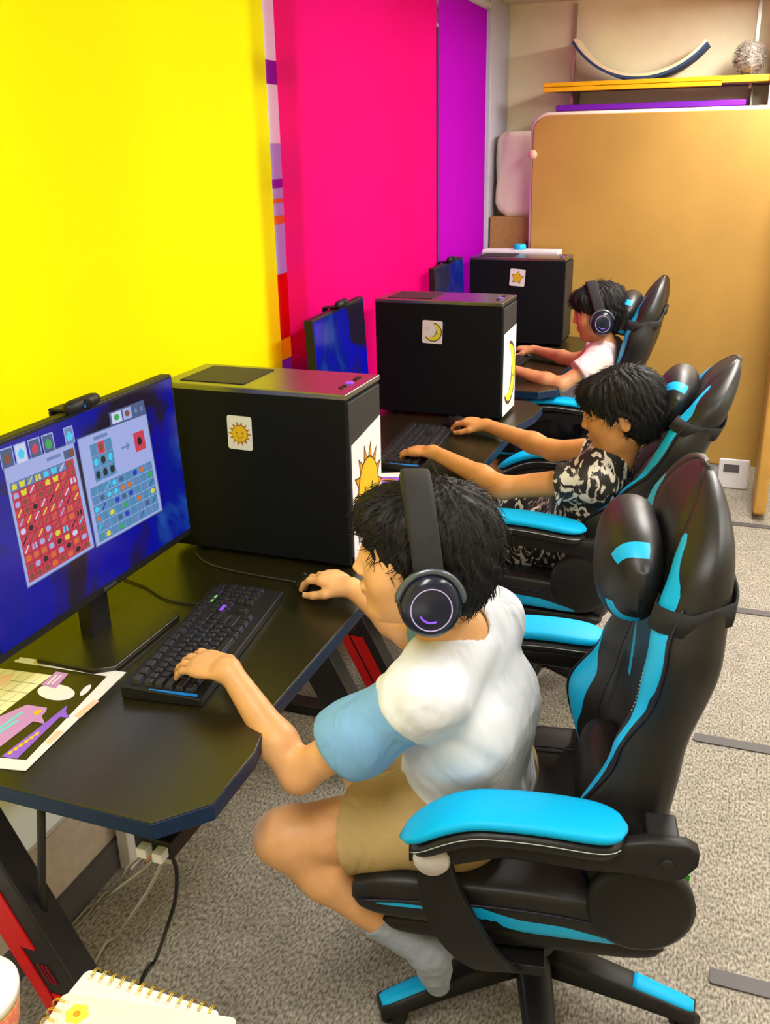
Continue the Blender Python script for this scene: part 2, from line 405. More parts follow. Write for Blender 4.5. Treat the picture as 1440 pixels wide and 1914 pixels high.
# curved balance board
M['bluepad'] = mat('navy_blue_felt', (.02, .05, .14), .8); M['creamwood'] = mat('cream_wood', (.85, .74, .48), .45)
t = thing('balance_board', 'curved rocker balance board with blue underside on the yellow shelf', 'balance board', (-.585, 5.10, 1.9425))
def arc_pts(r0, r1, a0, a1, n=36):
    p = [(r0*math.sin(a), r0*(1-math.cos(a))+(.0 if r0 > r1 else 0)) for a in [a0+(a1-a0)*i/n for i in range(n+1)]]
    q = [(r1*math.sin(a), r0-r1*math.cos(a)) for a in [a1+(a0-a1)*i/n for i in range(n+1)]]
    return p+q
TX = Matrix(((1, 0, 0, 0), (0, 0, 1, 0), (0, 1, 0, 0), (0, 0, 0, 1)))
MB().prism(arc_pts(.40, .388, -.98, .865), 0, .20, T=TX).build('pad', 'bluepad', t)
MB().prism([(x, z) for x, z in arc_pts(.387, .374, -.99, .875)], 0, .20, T=TX @ Matrix.Translation((0, .013, 0))).build('deck', 'creamwood', t)
# fluffy ball
M['fluff'] = mat('grey_fluff', (.27, .23, .19), .95, var=.3, vscale=30)
b = MB(); rng = random.Random(3); c0 = Vector((0, 0, .072))
b.lathe([(.002, .006), (.03, .012), (.052, .035), (.06, .07), (.05, .108), (.028, .13), (.002, .137)], n=20)
for i in range(900):
    z_ = rng.uniform(-1, 1); a = rng.uniform(0, 2*PI); q = math.sqrt(1-z_*z_); nn = Vector((q*math.cos(a), q*math.sin(a), z_))
    tt = nn.orthogonal().normalized(); tt.rotate(Matrix.Rotation(rng.uniform(0, 6.28), 3, nn)); p = c0+nn*.055
    L_ = rng.uniform(.015, .03); b.tube([p, p+nn*L_*.6+tt*L_*.4, p+nn*L_*.7+tt*L_*1.0], [.0016, .0012, .0004], n=4, caps=False)
tag(b.build('fluffy_ball', 'fluff', loc=(-.095, 5.12, 1.942)), 'fluffy grey-brown ball at the right end of the yellow shelf', 'ball')
tag(MB().box(-.45, .44, -.10, .10, 0, .028).build('purple_case', 'purplething', loc=(-.53, 5.2, 1.812), bevel=.004), 'long flat purple case lying behind the top edge of the partition', 'case')
# carrier the purple case lies on
t = thing('storage_shelf', 'plain lower wall shelf hidden behind the partition carrying the purple case', 'shelf', (-.5, 5.2, 1.787))
MB().box(-.5, .5, -.12, .149, 0, .024).build('board', 'shelfunder', t)
tag(MB().box(0, .12, 0, .33, 0, 2.329).build('white_cabinet', 'white', loc=(.005, 5.015, 0), bevel=.004), 'tall white cabinet side at the right of the yellow shelf', 'cabinet')
# cardboard box and white bag left of the partition
M['cardboard'] = mat('brown_cardboard', (.40, .25, .07), .8, var=.1, vscale=30); M['bag'] = mat('white_plastic_bag', (.88, .88, .62), .55, bump=.6, bscale=25)
t = thing('cardboard_box', 'brown cardboard box stacked between grey pillar and tan partition', 'box', (-1.13, 5.12, 0))
MB().box(-.145, .13, -.14, .14, 0, 1.318).build('carton', 'cardboard', t, .004)
MB().box(.045, .075, -.1415, -.1405, 1.15, 1.20).build('printed_mark', 'brownink', t)
b = MB(); rings = []
for i in range(14):
    k = i/13; z = .405*k; w = .135*(1-.10*k)*(min(1, (k+.05)*6)**.4)*(1 if k < .93 else .75); ring = []
    for q in range(28):
        a = 2*PI*q/28; n_ = 1+.05*math.sin(5*a+4*k)+.03*math.sin(9*a-7*k)
        ring.append((w*n_*math.copysign(abs(math.cos(a))**.6, math.cos(a)), .11*n_*math.copysign(abs(math.sin(a))**.6, math.sin(a)), z))
    rings.append(ring)
b.loft(rings); tag(b.build('plastic_bag', 'bag', loc=(-1.138, 5.12, 1.3185)), 'white plastic bag of stuff standing on the brown cardboard box', 'bag')
# ================================================================== desks
PITCH = 1.35
def desk(y0, label):
    t = thing('gaming_desk', label, 'desk', (-.98, y0, 0), 0, 'black gaming desks in a row')
    W = 1.2
    near = [(.26, 0), (.322, .068), (.320, .205), (.288, .33)]
    pts = [(-.30, 0)]+near+[(x, W-y) for x, y in reversed(near)]+[(-.30, W)]
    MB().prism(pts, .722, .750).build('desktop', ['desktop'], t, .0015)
    ed = MB()
    for (a, b_) in zip(pts, pts[1:]):
        pass
    n = len(pts); cx = 0; sc = [(p[0]+(.0012 if p[0] > 0 else -.0012), p[1]+(-.0012 if p[1] < W/2 else .0012)) for p in pts]
    ed.prism(sc, .7195, .7475); ed.build('edge_band', 'deskedge', t, .002)
    for y in (.045, W-.045):
        L = MB(); zt_, zb = .705, .035
        def cx_(z): return .165-.50*z
        for (s0, s1, z0, z1, mi) in ((-.055, .055, zb, zt_, 0),):
            L.prism([(cx_(zb)-.055, zb), (cx_(zb)+.055, zb), (cx_(zt_)+.055, zt_), (cx_(zt_)-.055, zt_)], -.028, .028, T=Matrix(((1, 0, 0, 0), (0, 0, 1, y), (0, 1, 0, 0), (0, 0, 0, 1))))
        lg = L.build('leg', 'matblack', t, .004)
        sgn = -1 if y < W/2 else 1
        R2 = MB(); TT = Matrix(((1, 0, 0, 0), (0, 0, 1, y+sgn*.0285), (0, 1, 0, 0), (0, 0, 0, 1)))
        def quad(a0, a1, za, zb_, mi): R2.prism([(cx_(za)+a0, za), (cx_(za)+a1, za), (cx_(zb_)+a1, zb_), (cx_(zb_)+a0, zb_)], -.0012 if sgn > 0 else -.0022, .0022 if sgn > 0 else .0012, mi, T=TT)
        quad(-.05, .012, .40, .66, 0); quad(-.05, -.020, .07, .40, 0); quad(-.014, .024, .07, .31, 0)
        for k in range(3): quad(-.004+.008*k, -.001+.008*k, .335, .37, 1)
        quad(-.021, -.019, .10, .30, 1)
        R2.build('red_panel', ['red', 'darkred'], lg)
        MB().box(-.29, .235, y-.03, y+.03, .004, .036).build('foot', 'matblack', t, .006)
        MB().box(-.28, .20, y-.025, y+.025, .703, .7195).build('top_rail', 'matblack', t, .003)
        for x in (-.26, .20): MB().lathe([(.018, 0), (.018, .005)], T=Matrix.Translation((x, y, 0)), n=16).build('foot_pad', 'rubber', t)
        MB().tube([(.02, y, .70), (-.015, y, .50), (-.02, y-.0, .42)], .007).build('brace_rod', 'matblack', t)
    MB().box(-.26, -.22, .07, W-.07, .66, .7195).build('cross_rail', 'matblack', t, .003)
    return t
d1 = desk(.925, 'nearest black gaming desk with keyboard, large monitor and sun tower on it')
d2 = dup(d1, (-.98, .925+PITCH, 0), label='middle black gaming desk carrying the moon tower')
d3 = dup(d1, (-.98, .925+2*PITCH, 0), label='farthest black gaming desk carrying the star tower by the partition')
DT = .7505
# ================================================================== PC towers (long axis across the desk)
def sun(mb, c, r0, r1, T, n=14, sy=1.0, e=.0004):
    """sun of disc and rays; colours: 0 disc 1 rays 2 outline"""
    def P(r_, a): return (c[0]+r_*math.cos(a), c[1]+r_*math.sin(a)*sy)
    for i in range(n):
        a = 2*PI*i/n; w = PI/n*.95
        mb.prism([P(r0*.96, a-w*1.05), P(r1*1.03, a), P(r0*.96, a+w*1.05)], 0, e, 2, T); mb.prism([P(r0*.97, a-w*.8), P(r1*.93, a), P(r0*.97, a+w*.8)], 0, e*1.5, 1, T)
    mb.prism([P(r0*1.06, 2*PI*i/40) for i in range(40)], 0, e*2, 2, T); mb.prism([P(r0, 2*PI*i/40) for i in range(40)], 0, e*2.6, 0, T)
    for sx in (-1, 1): mb.prism([(c[0]+sx*r0*.38+r0*.07*math.cos(2*PI*i/10), c[1]+r0*.12*sy+r0*.09*math.sin(2*PI*i/10)*sy) for i in range(10)], 0, e*3.2, 2, T)
    arc = [(c[0]+r0*.42*math.cos(a), c[1]-r0*.12*sy+r0*.36*math.sin(a)*sy) for a in [PI+PI*i/10 for i in range(11)]]
    mb.prism(arc+[(p[0], p[1]-r0*.07) for p in reversed(arc)], 0, e*3.2, 2, T)
def moon(mb, c, r_, T, sy=1.0, e=.0004, rot=.5):
    def cres(k, o):
        A = [(-2.1+4.2*i/24) for i in range(25)]
        out = [(r_*k*math.cos(a), r_*k*math.sin(a)) for a in A]; inn = [(-r_*.42+r_*.83*(2-k)*math.cos(a)*.98, r_*.86*k*math.sin(a)*.97) for a in [x*.62 for x in A]]
        inn[0] = out[0]; inn[-1] = out[-1]
        return out+list(reversed(inn))
    for k, mi, ee in ((1.06, 2, e), (.95, 0, e*2)):
        pts = cres(k, 0); cr, sr = math.cos(-rot), math.sin(-rot)
        P = [(c[0]+(x*cr-y*sr), c[1]+(x*sr+y*cr)*sy) for x, y in pts]
        # triangulated strip so the concave shape fills correctly
        n = len(P)//2
        for i in range(n-1): 
            q = [P[i], P[i+1], P[len(P)-2-i], P[len(P)-1-i]]
            vs = [T @ Vector((x, y, ee)) for x, y in q]; mb.add(vs, [(0, 1, 2, 3)], mi)
    for (dx, dy) in ((.42, .12), (.62, -.18)): mb.prism([(c[0]+r_*dx+r_*.06*math.cos(2*PI*i/8), c[1]+(r_*dy+r_*.06*math.sin(2*PI*i/8))*sy) for i in range(8)], 0, e*3, 2, T)
def star(mb, c, r_, T, e=.0004):
    for k, mi, ee in ((1.12, 2, e), (.96, 0, e*2)):
        ctr = [(c[0], c[1])]; ps = [(c[0]+(r_*k if i % 2 == 0 else r_*k*.56)*math.sin(PI*i/5+.12), c[1]+(r_*k if i % 2 == 0 else r_*k*.56)*math.cos(PI*i/5+.12)) for i in range(10)]
        vs = [T @ Vector((x, y, ee)) for x, y in ctr+ps]; mb.add(vs, [(0, 1+i, 1+(i+1) % 10) for i in range(10)], mi)
    for sx in (-1, 1): mb.prism([(c[0]+sx*r_*.22+r_*.06*math.cos(2*PI*i/8), c[1]+r_*.1+r_*.08*math.sin(2*PI*i/8)) for i in range(8)], 0, e*3, 2, T)
    mb.prism([(c[0]-r_*.18, c[1]-r_*.1), (c[0], c[1]-r_*.22), (c[0]+r_*.18, c[1]-r_*.1), (c[0], c[1]-r_*.28)], 0, e*3, 2, T)
INK = ['yellowink', 'orangeink', 'brownink']; INKL = ['lemonink', 'orangeink', 'brownink']
def pc(y, label, kind, xf=-.778):
    D_, W_, H = .455, .205, .413
    t = thing('computer_tower', label, 'computer', (xf, y, DT), 0, 'black computer towers on the desks')
    b = MB(); b.box(-D_, 0, 0, W_, .012, H-.014, 0); b.build('case', 'pcside', t, .003)
    MB().box(-D_-.001, .002, -.002, .013, .014, H-.012).build('side_panel', 'pcside', t, .002)
    MB().box(-D_-.002, .004, -.002, W_+.002, H-.0139, H).build('top_panel', 'pctop', t, .003)
    MB().box(-D_+.035, -D_+.20, .025, W_-.025, H+.0002, H+.002).build('dust_filter', 'mesh', t, .0008)
    MB().box(.0002, .006, .008, W_-.008, .03, H-.02).build('front_panel', 'mesh', t, .002)
    b = MB()
    for (x, yy) in ((-.03, .055), (-.03, .075), (-.03, .14)): b.lathe([(.006, H), (.006, H+.0022)], T=Matrix.Translation((x, yy, 0)), n=16)
    b.box(-.037, -.023, .150, .166, H, H+.0015)
    b.build('port', 'plastic', t)
    MB().lathe([(.0095, H), (.0095, H+.002)], T=Matrix.Translation((-.03, .105, 0)), n=20).build('power_button', 'keypurple', t)
    for (x, yy) in ((-.40, .03), (-.40, .175), (-.05, .03), (-.05, .175)): MB().lathe([(.014, 0), (.014, .012)], T=Matrix.Translation((x, yy, 0)), n=14).build('foot', 'rubber', t)
    # side card (plane facing -y) : local x -> X, local y -> Z, normal -> -Y
    cx, cz = {'sun': (-.258, .308), 'moon': (-.245, .305), 'star': (-.222, .322)}[kind]
    T = Matrix(((1, 0, 0, cx), (0, 0, -1, -.0022), (0, 1, 0, cz), (0, 0, 0, 1))) @ Matrix.Rotation({'sun': -.02, 'moon': -.03, 'star': -.06}[kind], 4, 'Z')
    w_, h_ = (.062, .079) if kind == 'sun' else (.073, .079)
    c = MB().prism(rrect(w_, h_, .006), 0, .0008, T=T).build('picture_card', 'card', t)
    g = MB(); T2 = T @ Matrix.Translation((0, 0, .0008))
    if kind == 'sun': sun(g, (0, -.002), .019, .028, T2); g.build('sun_drawing', INK, c)
    if kind == 'moon':
        moon(g, (.002, 0), .031, T2); star(g, (-.019, .012), .004, T2); g.build('moon_drawing', INKL, c)
    if kind == 'star': star(g, (0, 0), .029, T2); g.build('star_drawing', INK, c)
    # front sheet (plane facing +x): local x -> Y, local y -> Z
    T = Matrix(((0, 0, 1, .0064), (1, 0, 0, W_/2), (0, 1, 0, .165), (0, 0, 0, 1)))
    if kind != 'star':
        p = MB().prism([(-.088, -.150), (.092, -.150), (.092, .155), (-.088, .130)] if kind == 'sun' else [(-.09, -.15), (.092, -.15), (.092, .148), (-.09, .138)], 0, .0006, T=T).build('picture_sheet', 'card', t)
        g = MB(); T2 = T @ Matrix.Translation((0, 0, .0008))
        if kind == 'sun': sun(g, (.006, -.002), .060, .088, T2, sy=1.28)
        else: moon(g, (-.0, -.01), .085, T2, sy=1.25, rot=.35)
        g.build('sun_drawing' if kind == 'sun' else 'moon_drawing', INK if kind == 'sun' else INKL, p)
    return t
pc(1.822, 'nearest black computer tower, with a smiling sun card on its side', 'sun')
pc(3.151, 'middle black computer tower, with a crescent moon card on its side', 'moon', -.758)
pc(4.525, 'farthest black computer tower, with a yellow star card on its side', 'star', -.796)

# ================================================================== monitors
M['screen1'] = None
def screen_mat(name, seed, top=(.0, .0, .30), dark=(.012, .006, .02), s=1.0, loc=(0, 0, 0)):
    m, N, L, b = nt(name)
    tc = N.new('ShaderNodeTexCoord'); mp = N.new('ShaderNodeMapping'); mp.inputs['Location'].default_value = loc
    n = N.new('ShaderNodeTexNoise'); n.inputs['Scale'].default_value = 4.2; n.inputs['Detail'].default_value = 4; n.inputs['Distortion'].default_value = .6
    L.new(tc.outputs['Object'], mp.inputs[0]); L.new(mp.outputs[0], n.inputs['Vector'])
    cr = N.new('ShaderNodeValToRGB'); e = cr.color_ramp.elements
    e[0].position = .42; e[0].color = (*dark, 1); e[1].position = .50; e[1].color = (*top, 1)  # dark ramp end paints reflection patches into the screen colour
    x = e.new(.60); x.color = (.0, .005, .24, 1); x = e.new(.70); x.color = (.01, .07, .33, 1)
    L.new(n.outputs['Fac'], cr.inputs[0]); L.new(cr.outputs[0], b.inputs['Emission Color']); b.inputs['Emission Strength'].default_value = s
    b.inputs['Base Color'].default_value = (.004, .004, .006, 1); b.inputs['Roughness'].default_value = .18
    return m
M['screen1'] = screen_mat('game_screen_one', 1, s=1.0); M['screen2'] = screen_mat('game_screen_two', 2, top=(0, 0, .45), loc=(3.2, 1.4, .6)); M['screen3'] = screen_mat('game_screen_three', 3, top=(.02, .02, .22), dark=(.02, .02, .06), loc=(1, 2, 3), s=.8)
def monitor(loc, yaw, tilt, W, H, zc, label, scr, content=None):
    """faces +x locally; zc = height of lower edge above the desk"""
    t = thing('monitor', label, 'monitor', loc, yaw, 'monitors on the gaming desks')
    Tt = Matrix.Translation((0, 0, zc)) @ Matrix.Rotation(-tilt, 4, 'Y')
    MB().box(-.028, 0, -W/2, W/2, 0, H, T=Tt).build('housing', 'plastic', t, .004)
    MB().box(-.055, -.028, -W*.3, W*.3, .06, H-.10, T=Tt).build('back_bulge', 'plastic', t, .012, 3)
    bz = .0075
    sc = MB().box(.0, .0012, -W/2+bz, W/2-bz, .017, H-bz, T=Tt).build('screen', scr, t)
    MB().box(.0005, .0020, -.02, .02, .006, .012, T=Tt).build('logo', 'pctop', t)
    MB().box(-.062, -.030, -.030, .030, .008, zc+.12).build('stand_post', 'plastic', t, .004)
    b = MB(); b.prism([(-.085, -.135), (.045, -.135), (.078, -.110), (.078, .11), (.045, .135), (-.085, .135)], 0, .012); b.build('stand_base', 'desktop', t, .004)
    # webcam clipped on the top edge
    Tw = Tt @ Matrix.Translation((0, -.005, H))
    w = MB(); w.tube([Tw @ Vector((.010, y, .013)) for y in (-.046, -.042, -.03, .03, .042, .046)], [.004, .010, .0125, .0125, .010, .004], n=16)
    wc = w.build('webcam', 'plastic', t)
    MB().lathe([(.0095, 0), (.0095, .004), (.004, .0045)], T=Tw @ Matrix.Translation((.021, 0, .012)) @ Matrix.Rotation(PI/2, 4, 'Y'), n=20).build('lens', 'pcside', wc)
    b = MB(); b.box(-.050, .006, -.022, .022, 0.001, .006, T=Tw); b.box(-.050, -.044, -.022, .022, -.035, .001, T=Tw); b.build('clip', 'plastic', wc, .002)
    MB().box(.0245, .0255, -.012, -.009, .008, .014, T=Tw).build('status_light', 'keyblue', wc)
    return t, sc, Tt
mon1, sc1, Tt1 = monitor((-1.100, 1.380, DT), 0, .035, .612, .362, .106, 'largest, nearest monitor, its blue screen showing a red item grid', 'screen1')
m2, sc2, Tt2 = monitor((-1.185, 2.80, DT), math.radians(4), .05, .50, .31, .125, 'middle monitor with plain deep blue screen, in front of the magenta blind', 'screen2')
m3, sc3, Tt3 = monitor((-1.225, 4.15, DT), math.radians(2), .06, .49, .30, .13, 'farthest small monitor with dim blue screen, next to the star tower', 'screen3')
# ---- what the first screen shows: flat coloured shapes lying on the panel, corners read off the photo
bpy.context.view_layer.update()
S0 = mon1.matrix_world @ Tt1; n_ = (S0.to_3x3() @ Vector((1, 0, 0))).normalized(); o_ = S0 @ Vector((.0013, 0, 0))
def on_scr(px, py, lift=0.0):
    d = Vector(ray(px, py)); c = Vector(CAM); o2 = o_+n_*lift; return c+d*((o2-c).dot(n_)/d.dot(n_))
scols = {'ui_lavender': (.32, .38, .72), 'ui_dark': (.05, .09, .22), 'ui_slot': (.13, .20, .44), 'ui_red': (.55, .035, .075), 'ui_redline': (.28, .01, .04), 'ui_cyan': (.05, .55, .80), 'ui_slotblue': (.06, .22, .42),
         'ui_yellow': (.65, .62, .03), 'ui_brown': (.20, .06, .03), 'ui_white': (.55, .6, .8), 'ui_black': (.005, .006, .012), 'ui_orange': (.6, .14, .02), 'ui_green': (.03, .35, .08), 'ui_navy': (.01, .02, .5)}
for k, c in scols.items(): M[k] = glow(k, c, 1.0)
SK = list(scols); scr = MB()
def bil(Q, u, v): # Q: tl,tr,br,bl
    a = Vector(Q[0])*(1-u)+Vector(Q[1])*u; b_ = Vector(Q[3])*(1-u)+Vector(Q[2])*u; return a*(1-v)+b_*v
def sq(Q, u0, v0, u1, v1, k, lift):
    ps = [bil(Q, u0, v0), bil(Q, u1, v0), bil(Q, u1, v1), bil(Q, u0, v1)]
    vs = [on_scr(p.x, p.y, lift) for p in ps]; scr.add(vs, [(0, 1, 2, 3)], SK.index(k))
def poly(Q, pts, k, lift):
    vs = [on_scr(*bil(Q, u, v)[:2], lift) for u, v in pts]; scr.add(vs, [tuple(range(len(vs)))], SK.index(k))
PL = [(7, 877, 0), (137, 828, 0), (176, 1022, 0), (52, 1098, 0)]     # left pane
PR = [(145, 822, 0), (273, 774, 0), (303, 953, 0), (181, 1022, 0)]   # right pane
l1, l2, l3, l4, l5 = .0003, .0006, .0009, .0012, .0015
sq(PL, -.012, -.012, 1.012, 1.01, 'ui_dark', l1); sq(PL, 0, 0, 1, 1, 'ui_lavender', l2)
sq(PR, -.012, -.012, 1.012, 1.01, 'ui_dark', l1); sq(PR, 0, 0, 1, 1, 'ui_lavender', l2)
tabs = [(-.02, .17, 'ui_dark', 'ui_brown'), (.19, .36, 'ui_white', 'ui_cyan'), (.39, .56, 'ui_dark', 'ui_red'), (.585, .75, 'ui_dark', 'ui_green'), (.90, 1.03, 'ui_slot', 'ui_cyan')]
for (a, b_, k, k2) in tabs:
    sq(PL, a, -.165, b_, -.0, 'ui_lavender', l2); sq(PL, a+.012, -.152, b_-.012, .0, k, l3)
    m_ = (a+b_)/2; poly(PL, [(m_-.05, -.08), (m_, -.125), (m_+.05, -.08), (m_+.03, -.03), (m_-.03, -.03)], k2, l4)
sq(PL, .60, .045, .80, .075, 'ui_slot', l3); sq(PL, .84, .04, .985, .12, 'ui_dark', l3); sq(PL, .915, .045, .98, .115, 'ui_brown', l4)
NC, NR = 8, 11; rr = random.Random(11)
def glyph(Q, u, v, du, dv, k, shp):
    def P(l): return [(u+du*x, v+dv*y) for x, y in l]
    if shp == 0: poly(Q, P([(.2, .8), (.2, .35), (.5, .15), (.8, .35), (.8, .8), (.6, .8), (.6, .5), (.4, .5), (.4, .8)][:5]), k, l5)
    elif shp == 1: poly(Q, P([(.12, .2), (.35, .15), (.5, .3), (.65, .15), (.88, .2), (.75, .8), (.25, .8)]), k, l5)
    elif shp == 2: poly(Q, P([(.75, .1), (.88, .2), (.3, .88), (.15, .8)]), k, l5)
    elif shp == 3: poly(Q, P([(.25, .2), (.42, .2), (.42, .85), (.15, .85)]), k, l5); poly(Q, P([(.58, .2), (.75, .2), (.85, .85), (.58, .85)]), k, l5)
    else: poly(Q, P([(.5+.33*math.cos(a), .5+.33*math.sin(a)) for a in [2*PI*i/8 for i in range(8)]]), k, l5)
gx0, gx1, gy0, gy1 = .035, .955, .135, .975
for i in range(NC):
    for j in range(NR):
        u = gx0+(gx1-gx0)*i/NC; v = gy0+(gy1-gy0)*j/NR; du = (gx1-gx0)/NC; dv = (gy1-gy0)/NR
        red = not (j == 0 and i < 7)
        sq(PL, u, v, u+du, v+dv, 'ui_redline' if red else 'ui_dark', l3); sq(PL, u+du*.05, v+dv*.05, u+du*.95, v+dv*.95, 'ui_red' if red else 'ui_slot', l4)
        k = ['ui_yellow', 'ui_yellow', 'ui_yellow', 'ui_yellow', 'ui_cyan', 'ui_cyan', 'ui_white', 'ui_brown'][i] if j == 0 else rr.choice(['ui_brown', 'ui_white', 'ui_cyan', 'ui_yellow', 'ui_black', 'ui_brown', 'ui_orange', 'ui_lavender'])
        if j >= 9: k = rr.choice(['ui_brown', 'ui_black', 'ui_lavender', 'ui_orange'])
        glyph(PL, u, v, du, dv, k, (i % 4 if j < 2 else rr.choice([2, 2, 3, 4] if j < 8 else [4, 0])))
sq(PR, .22, .03, .42, .065, 'ui_slot', l3)
for i in range(3):
    for j in range(3):
        u, v = .15+.10*i*1.05, .09+.125*j*.95
        sq(PR, u, v, u+.10, v+.115, 'ui_slotblue' if not (i == 1 and j == 0) else 'ui_red', l3)
        k = {(1, 0): 'ui_brown', (0, 1): 'ui_cyan', (2, 1): 'ui_cyan', (1, 1): 'ui_black', (0, 2): 'ui_black', (1, 2): 'ui_black', (2, 2): 'ui_black'}.get((i, j))
        if k: glyph(PR, u, v, .10, .115, k, 4)
sq(PR, .58, .225, .66, .245, 'ui_slot', l3); poly(PR, [(.66, .19), (.71, .235), (.66, .28)], 'ui_slot', l3)
sq(PR, .775, .14, .925, .33, 'ui_red', l3); glyph(PR, .80, .17, .10, .13, 'ui_black', 4)
for i in range(9):
    for j in range(6):
        u = .05+.102*i; v = .475+.085*j
        sq(PR, u, v, u+.098, v+.078, 'ui_slotblue', l3)
        if rr.random() < .8: glyph(PR, u, v, .098, .078, rr.choice(['ui_slot', 'ui_cyan', 'ui_dark', 'ui_dark', 'ui_orange', 'ui_green', 'ui_yellow', 'ui_navy', 'ui_slot']), rr.choice([2, 4, 4, 0]))
# upper right little toolbar
PT = [(203, 772, 0), (268, 747, 0), (273, 772, 0), (207, 796, 0)]
sq(PT, 0, 0, 1, 1, 'ui_dark', l2); sq(PT, .06, .12, .34, .95, 'ui_white', l3); glyph(PT, .08, .15, .24, .75, 'ui_green', 4); sq(PT, .38, .12, .62, .95, 'ui_lavender', l3); glyph(PT, .4, .15, .2, .75, 'ui_brown', 4)
glyph(PT, .68, .3, .12, .5, 'ui_slot', 0); glyph(PT, .84, .3, .12, .5, 'ui_slot', 0)
so = scr.build('screen_picture', SK); so.parent = sc1; so.matrix_parent_inverse = (mon1.matrix_world).inverted()

# ================================================================== keyboards and mice
def keyboard(loc, rz, label, detailed):
    t = thing('keyboard', label, 'keyboard', loc, rz, 'black backlit keyboards')
    W, D_ = .440, .132       # x across depth? local: x = across (short, +x to user), y = long
    b = MB(); b.prism([(-.078, 0), (.074, 0), (.074, .016), (-.078, .026)], -W/2, W/2, T=Matrix(((1, 0, 0, 0), (0, 0, 1, 0), (0, 1, 0, 0), (0, 0, 0, 1))))
    b.build('body', 'plastic', t, .003)
    g = MB(); g.prism([(-.062, .0205), (.058, .0165), (.058, .0178), (-.062, .0262)], -W/2+.008, W/2-.008, T=Matrix(((1, 0, 0, 0), (0, 0, 1, 0), (0, 1, 0, 0), (0, 0, 0, 1)))); 
    MB().box(-.066, .066, -W/2+.0035, -W/2+.0065, .019, .0225).build('light_strip', 'keyblue', t)
    rows = [[1]*13+[1]*3, [1]*13+[2]+[1]*3+[1]*4, [1.5]+[1]*12+[1.5]+[1]*3+[1]*4, [1.75]+[1]*11+[2.25]+[0, 0, 0]+[1]*4, [2.25]+[1]*10+[2.75]+[0, 1, 0]+[1]*4, [1.25]*3+[6.25]+[1.25]*4+[1]*3+[2, 1]]
    # row origins from back (-x) to front (+x)
    keys = []
    for r_, row in enumerate(rows):
        tot = sum(k if k else 1 for k in row); u = (W-.024)/tot; y = -W/2+.012; x = -.052+.0195*r_+(.002 if r_ else -.003)
        for k in row:
            w = (k if k else 1)*u
            if k: keys.append((x, y+w/2, w, r_))
            y += w
    al = None if detailed else MB()
    ul = MB()
    for i, (x, y, w, r_) in enumerate(keys[:100] if detailed else keys):
        z = .0235-.066*(x+.06)*.9
        kb = MB() if detailed else al
        h = .009; a0, b0, a1, b1 = .0085, w/2-.0011, .0062, w/2-.0036
        lo = [(x-a0, y-b0, z), (x+a0, y-b0, z), (x+a0, y+b0, z), (x-a0, y+b0, z)]; hi = [(x-a1-.001, y-b1, z+h), (x+a1-.001, y-b1, z+h), (x+a1-.001, y+b1, z+h), (x-a1-.001, y+b1, z+h)]
        kb.add(lo+hi, [(3, 2, 1, 0), (4, 5, 6, 7), (0, 1, 5, 4), (1, 2, 6, 5), (2, 3, 7, 6), (3, 0, 4, 7)])
        if detailed:
            ko = kb.build('keycap', 'keycap', t, .0012, 2)
            rr2 = (i*7919) % 13
            if rr2 < 3 or r_ == 5: ul.box(x+.0060, x+.0072, y-b0*.6, y+b0*.6, z+.0005, z+.004, 0 if y < .05 else 1)
    if detailed:
        kp = MB()
        for (x, y) in ((-.045, .115), (-.045, .135)): kp.box(x-.002, x+.002, y-.006, y+.006, .0335, .0340)
        kp.build('lit_legend', 'legend', t); MB().box(-.016, -.008, .080, .105, .0318, .0322).build('purple_lit_key_mark', 'keypurple', t)
        ul.build('underglow', ['keyblue', 'keypurple'], t)
    else: al.build('keycaps', 'keycap', t, .0012, 1)
    return t
kb1 = keyboard((-.908, 1.422, DT), 0, 'nearest black keyboard with purple and blue backlight under the front boy\'s hand', True)
kb1.rotation_euler.z = math.radians(7)
keyboard((-.935, 2.755, DT), math.radians(4), 'middle keyboard with a blue glow, under the hand of the boy in marbled shirt', False)
keyboard((-.955, 4.00, DT), 0, 'farthest keyboard, behind the moon tower', False)
def mouse(loc, rz, label):
    """nose towards local -x"""
    t = thing('computer_mouse', label, 'mouse', loc, rz, 'black computer mice')
    rings = []
    for i in range(15):
        k = i/14; x = -.058+.116*k; s = math.sin(PI*min(max(k, .015), .985))**.45; w = .031*s*(1-.12*math.sin(PI*k)); h = .038*(math.sin(PI*min(.98, max(.02, .12+.80*k)))**.8)*s
        rings.append([(x, w*math.cos(a), max(0, h*math.sin(a))) if a <= PI else (x, w*math.cos(a)*.96, 0.0) for a in [2*PI*q/24 for q in range(24)]])
    MB().loft(rings).build('shell', 'plastic', t)
    MB().lathe([(.008, -.003), (.008, .003)], T=Matrix.Translation((-.034, 0, .024)) @ Matrix.Rotation(PI/2, 4, 'X'), n=16).build('scroll_wheel', 'rubber', t)
    return t
mouse((-.812, 1.712, DT), math.radians(-12), 'black mouse held by the front boy in white shirt')
mouse((-.880, 3.06, DT), math.radians(-12), 'black mouse held by the boy in marbled black shirt')
mouse((-.945, 4.29, DT), 0, 'black mouse held by the boy in pale pink shirt')

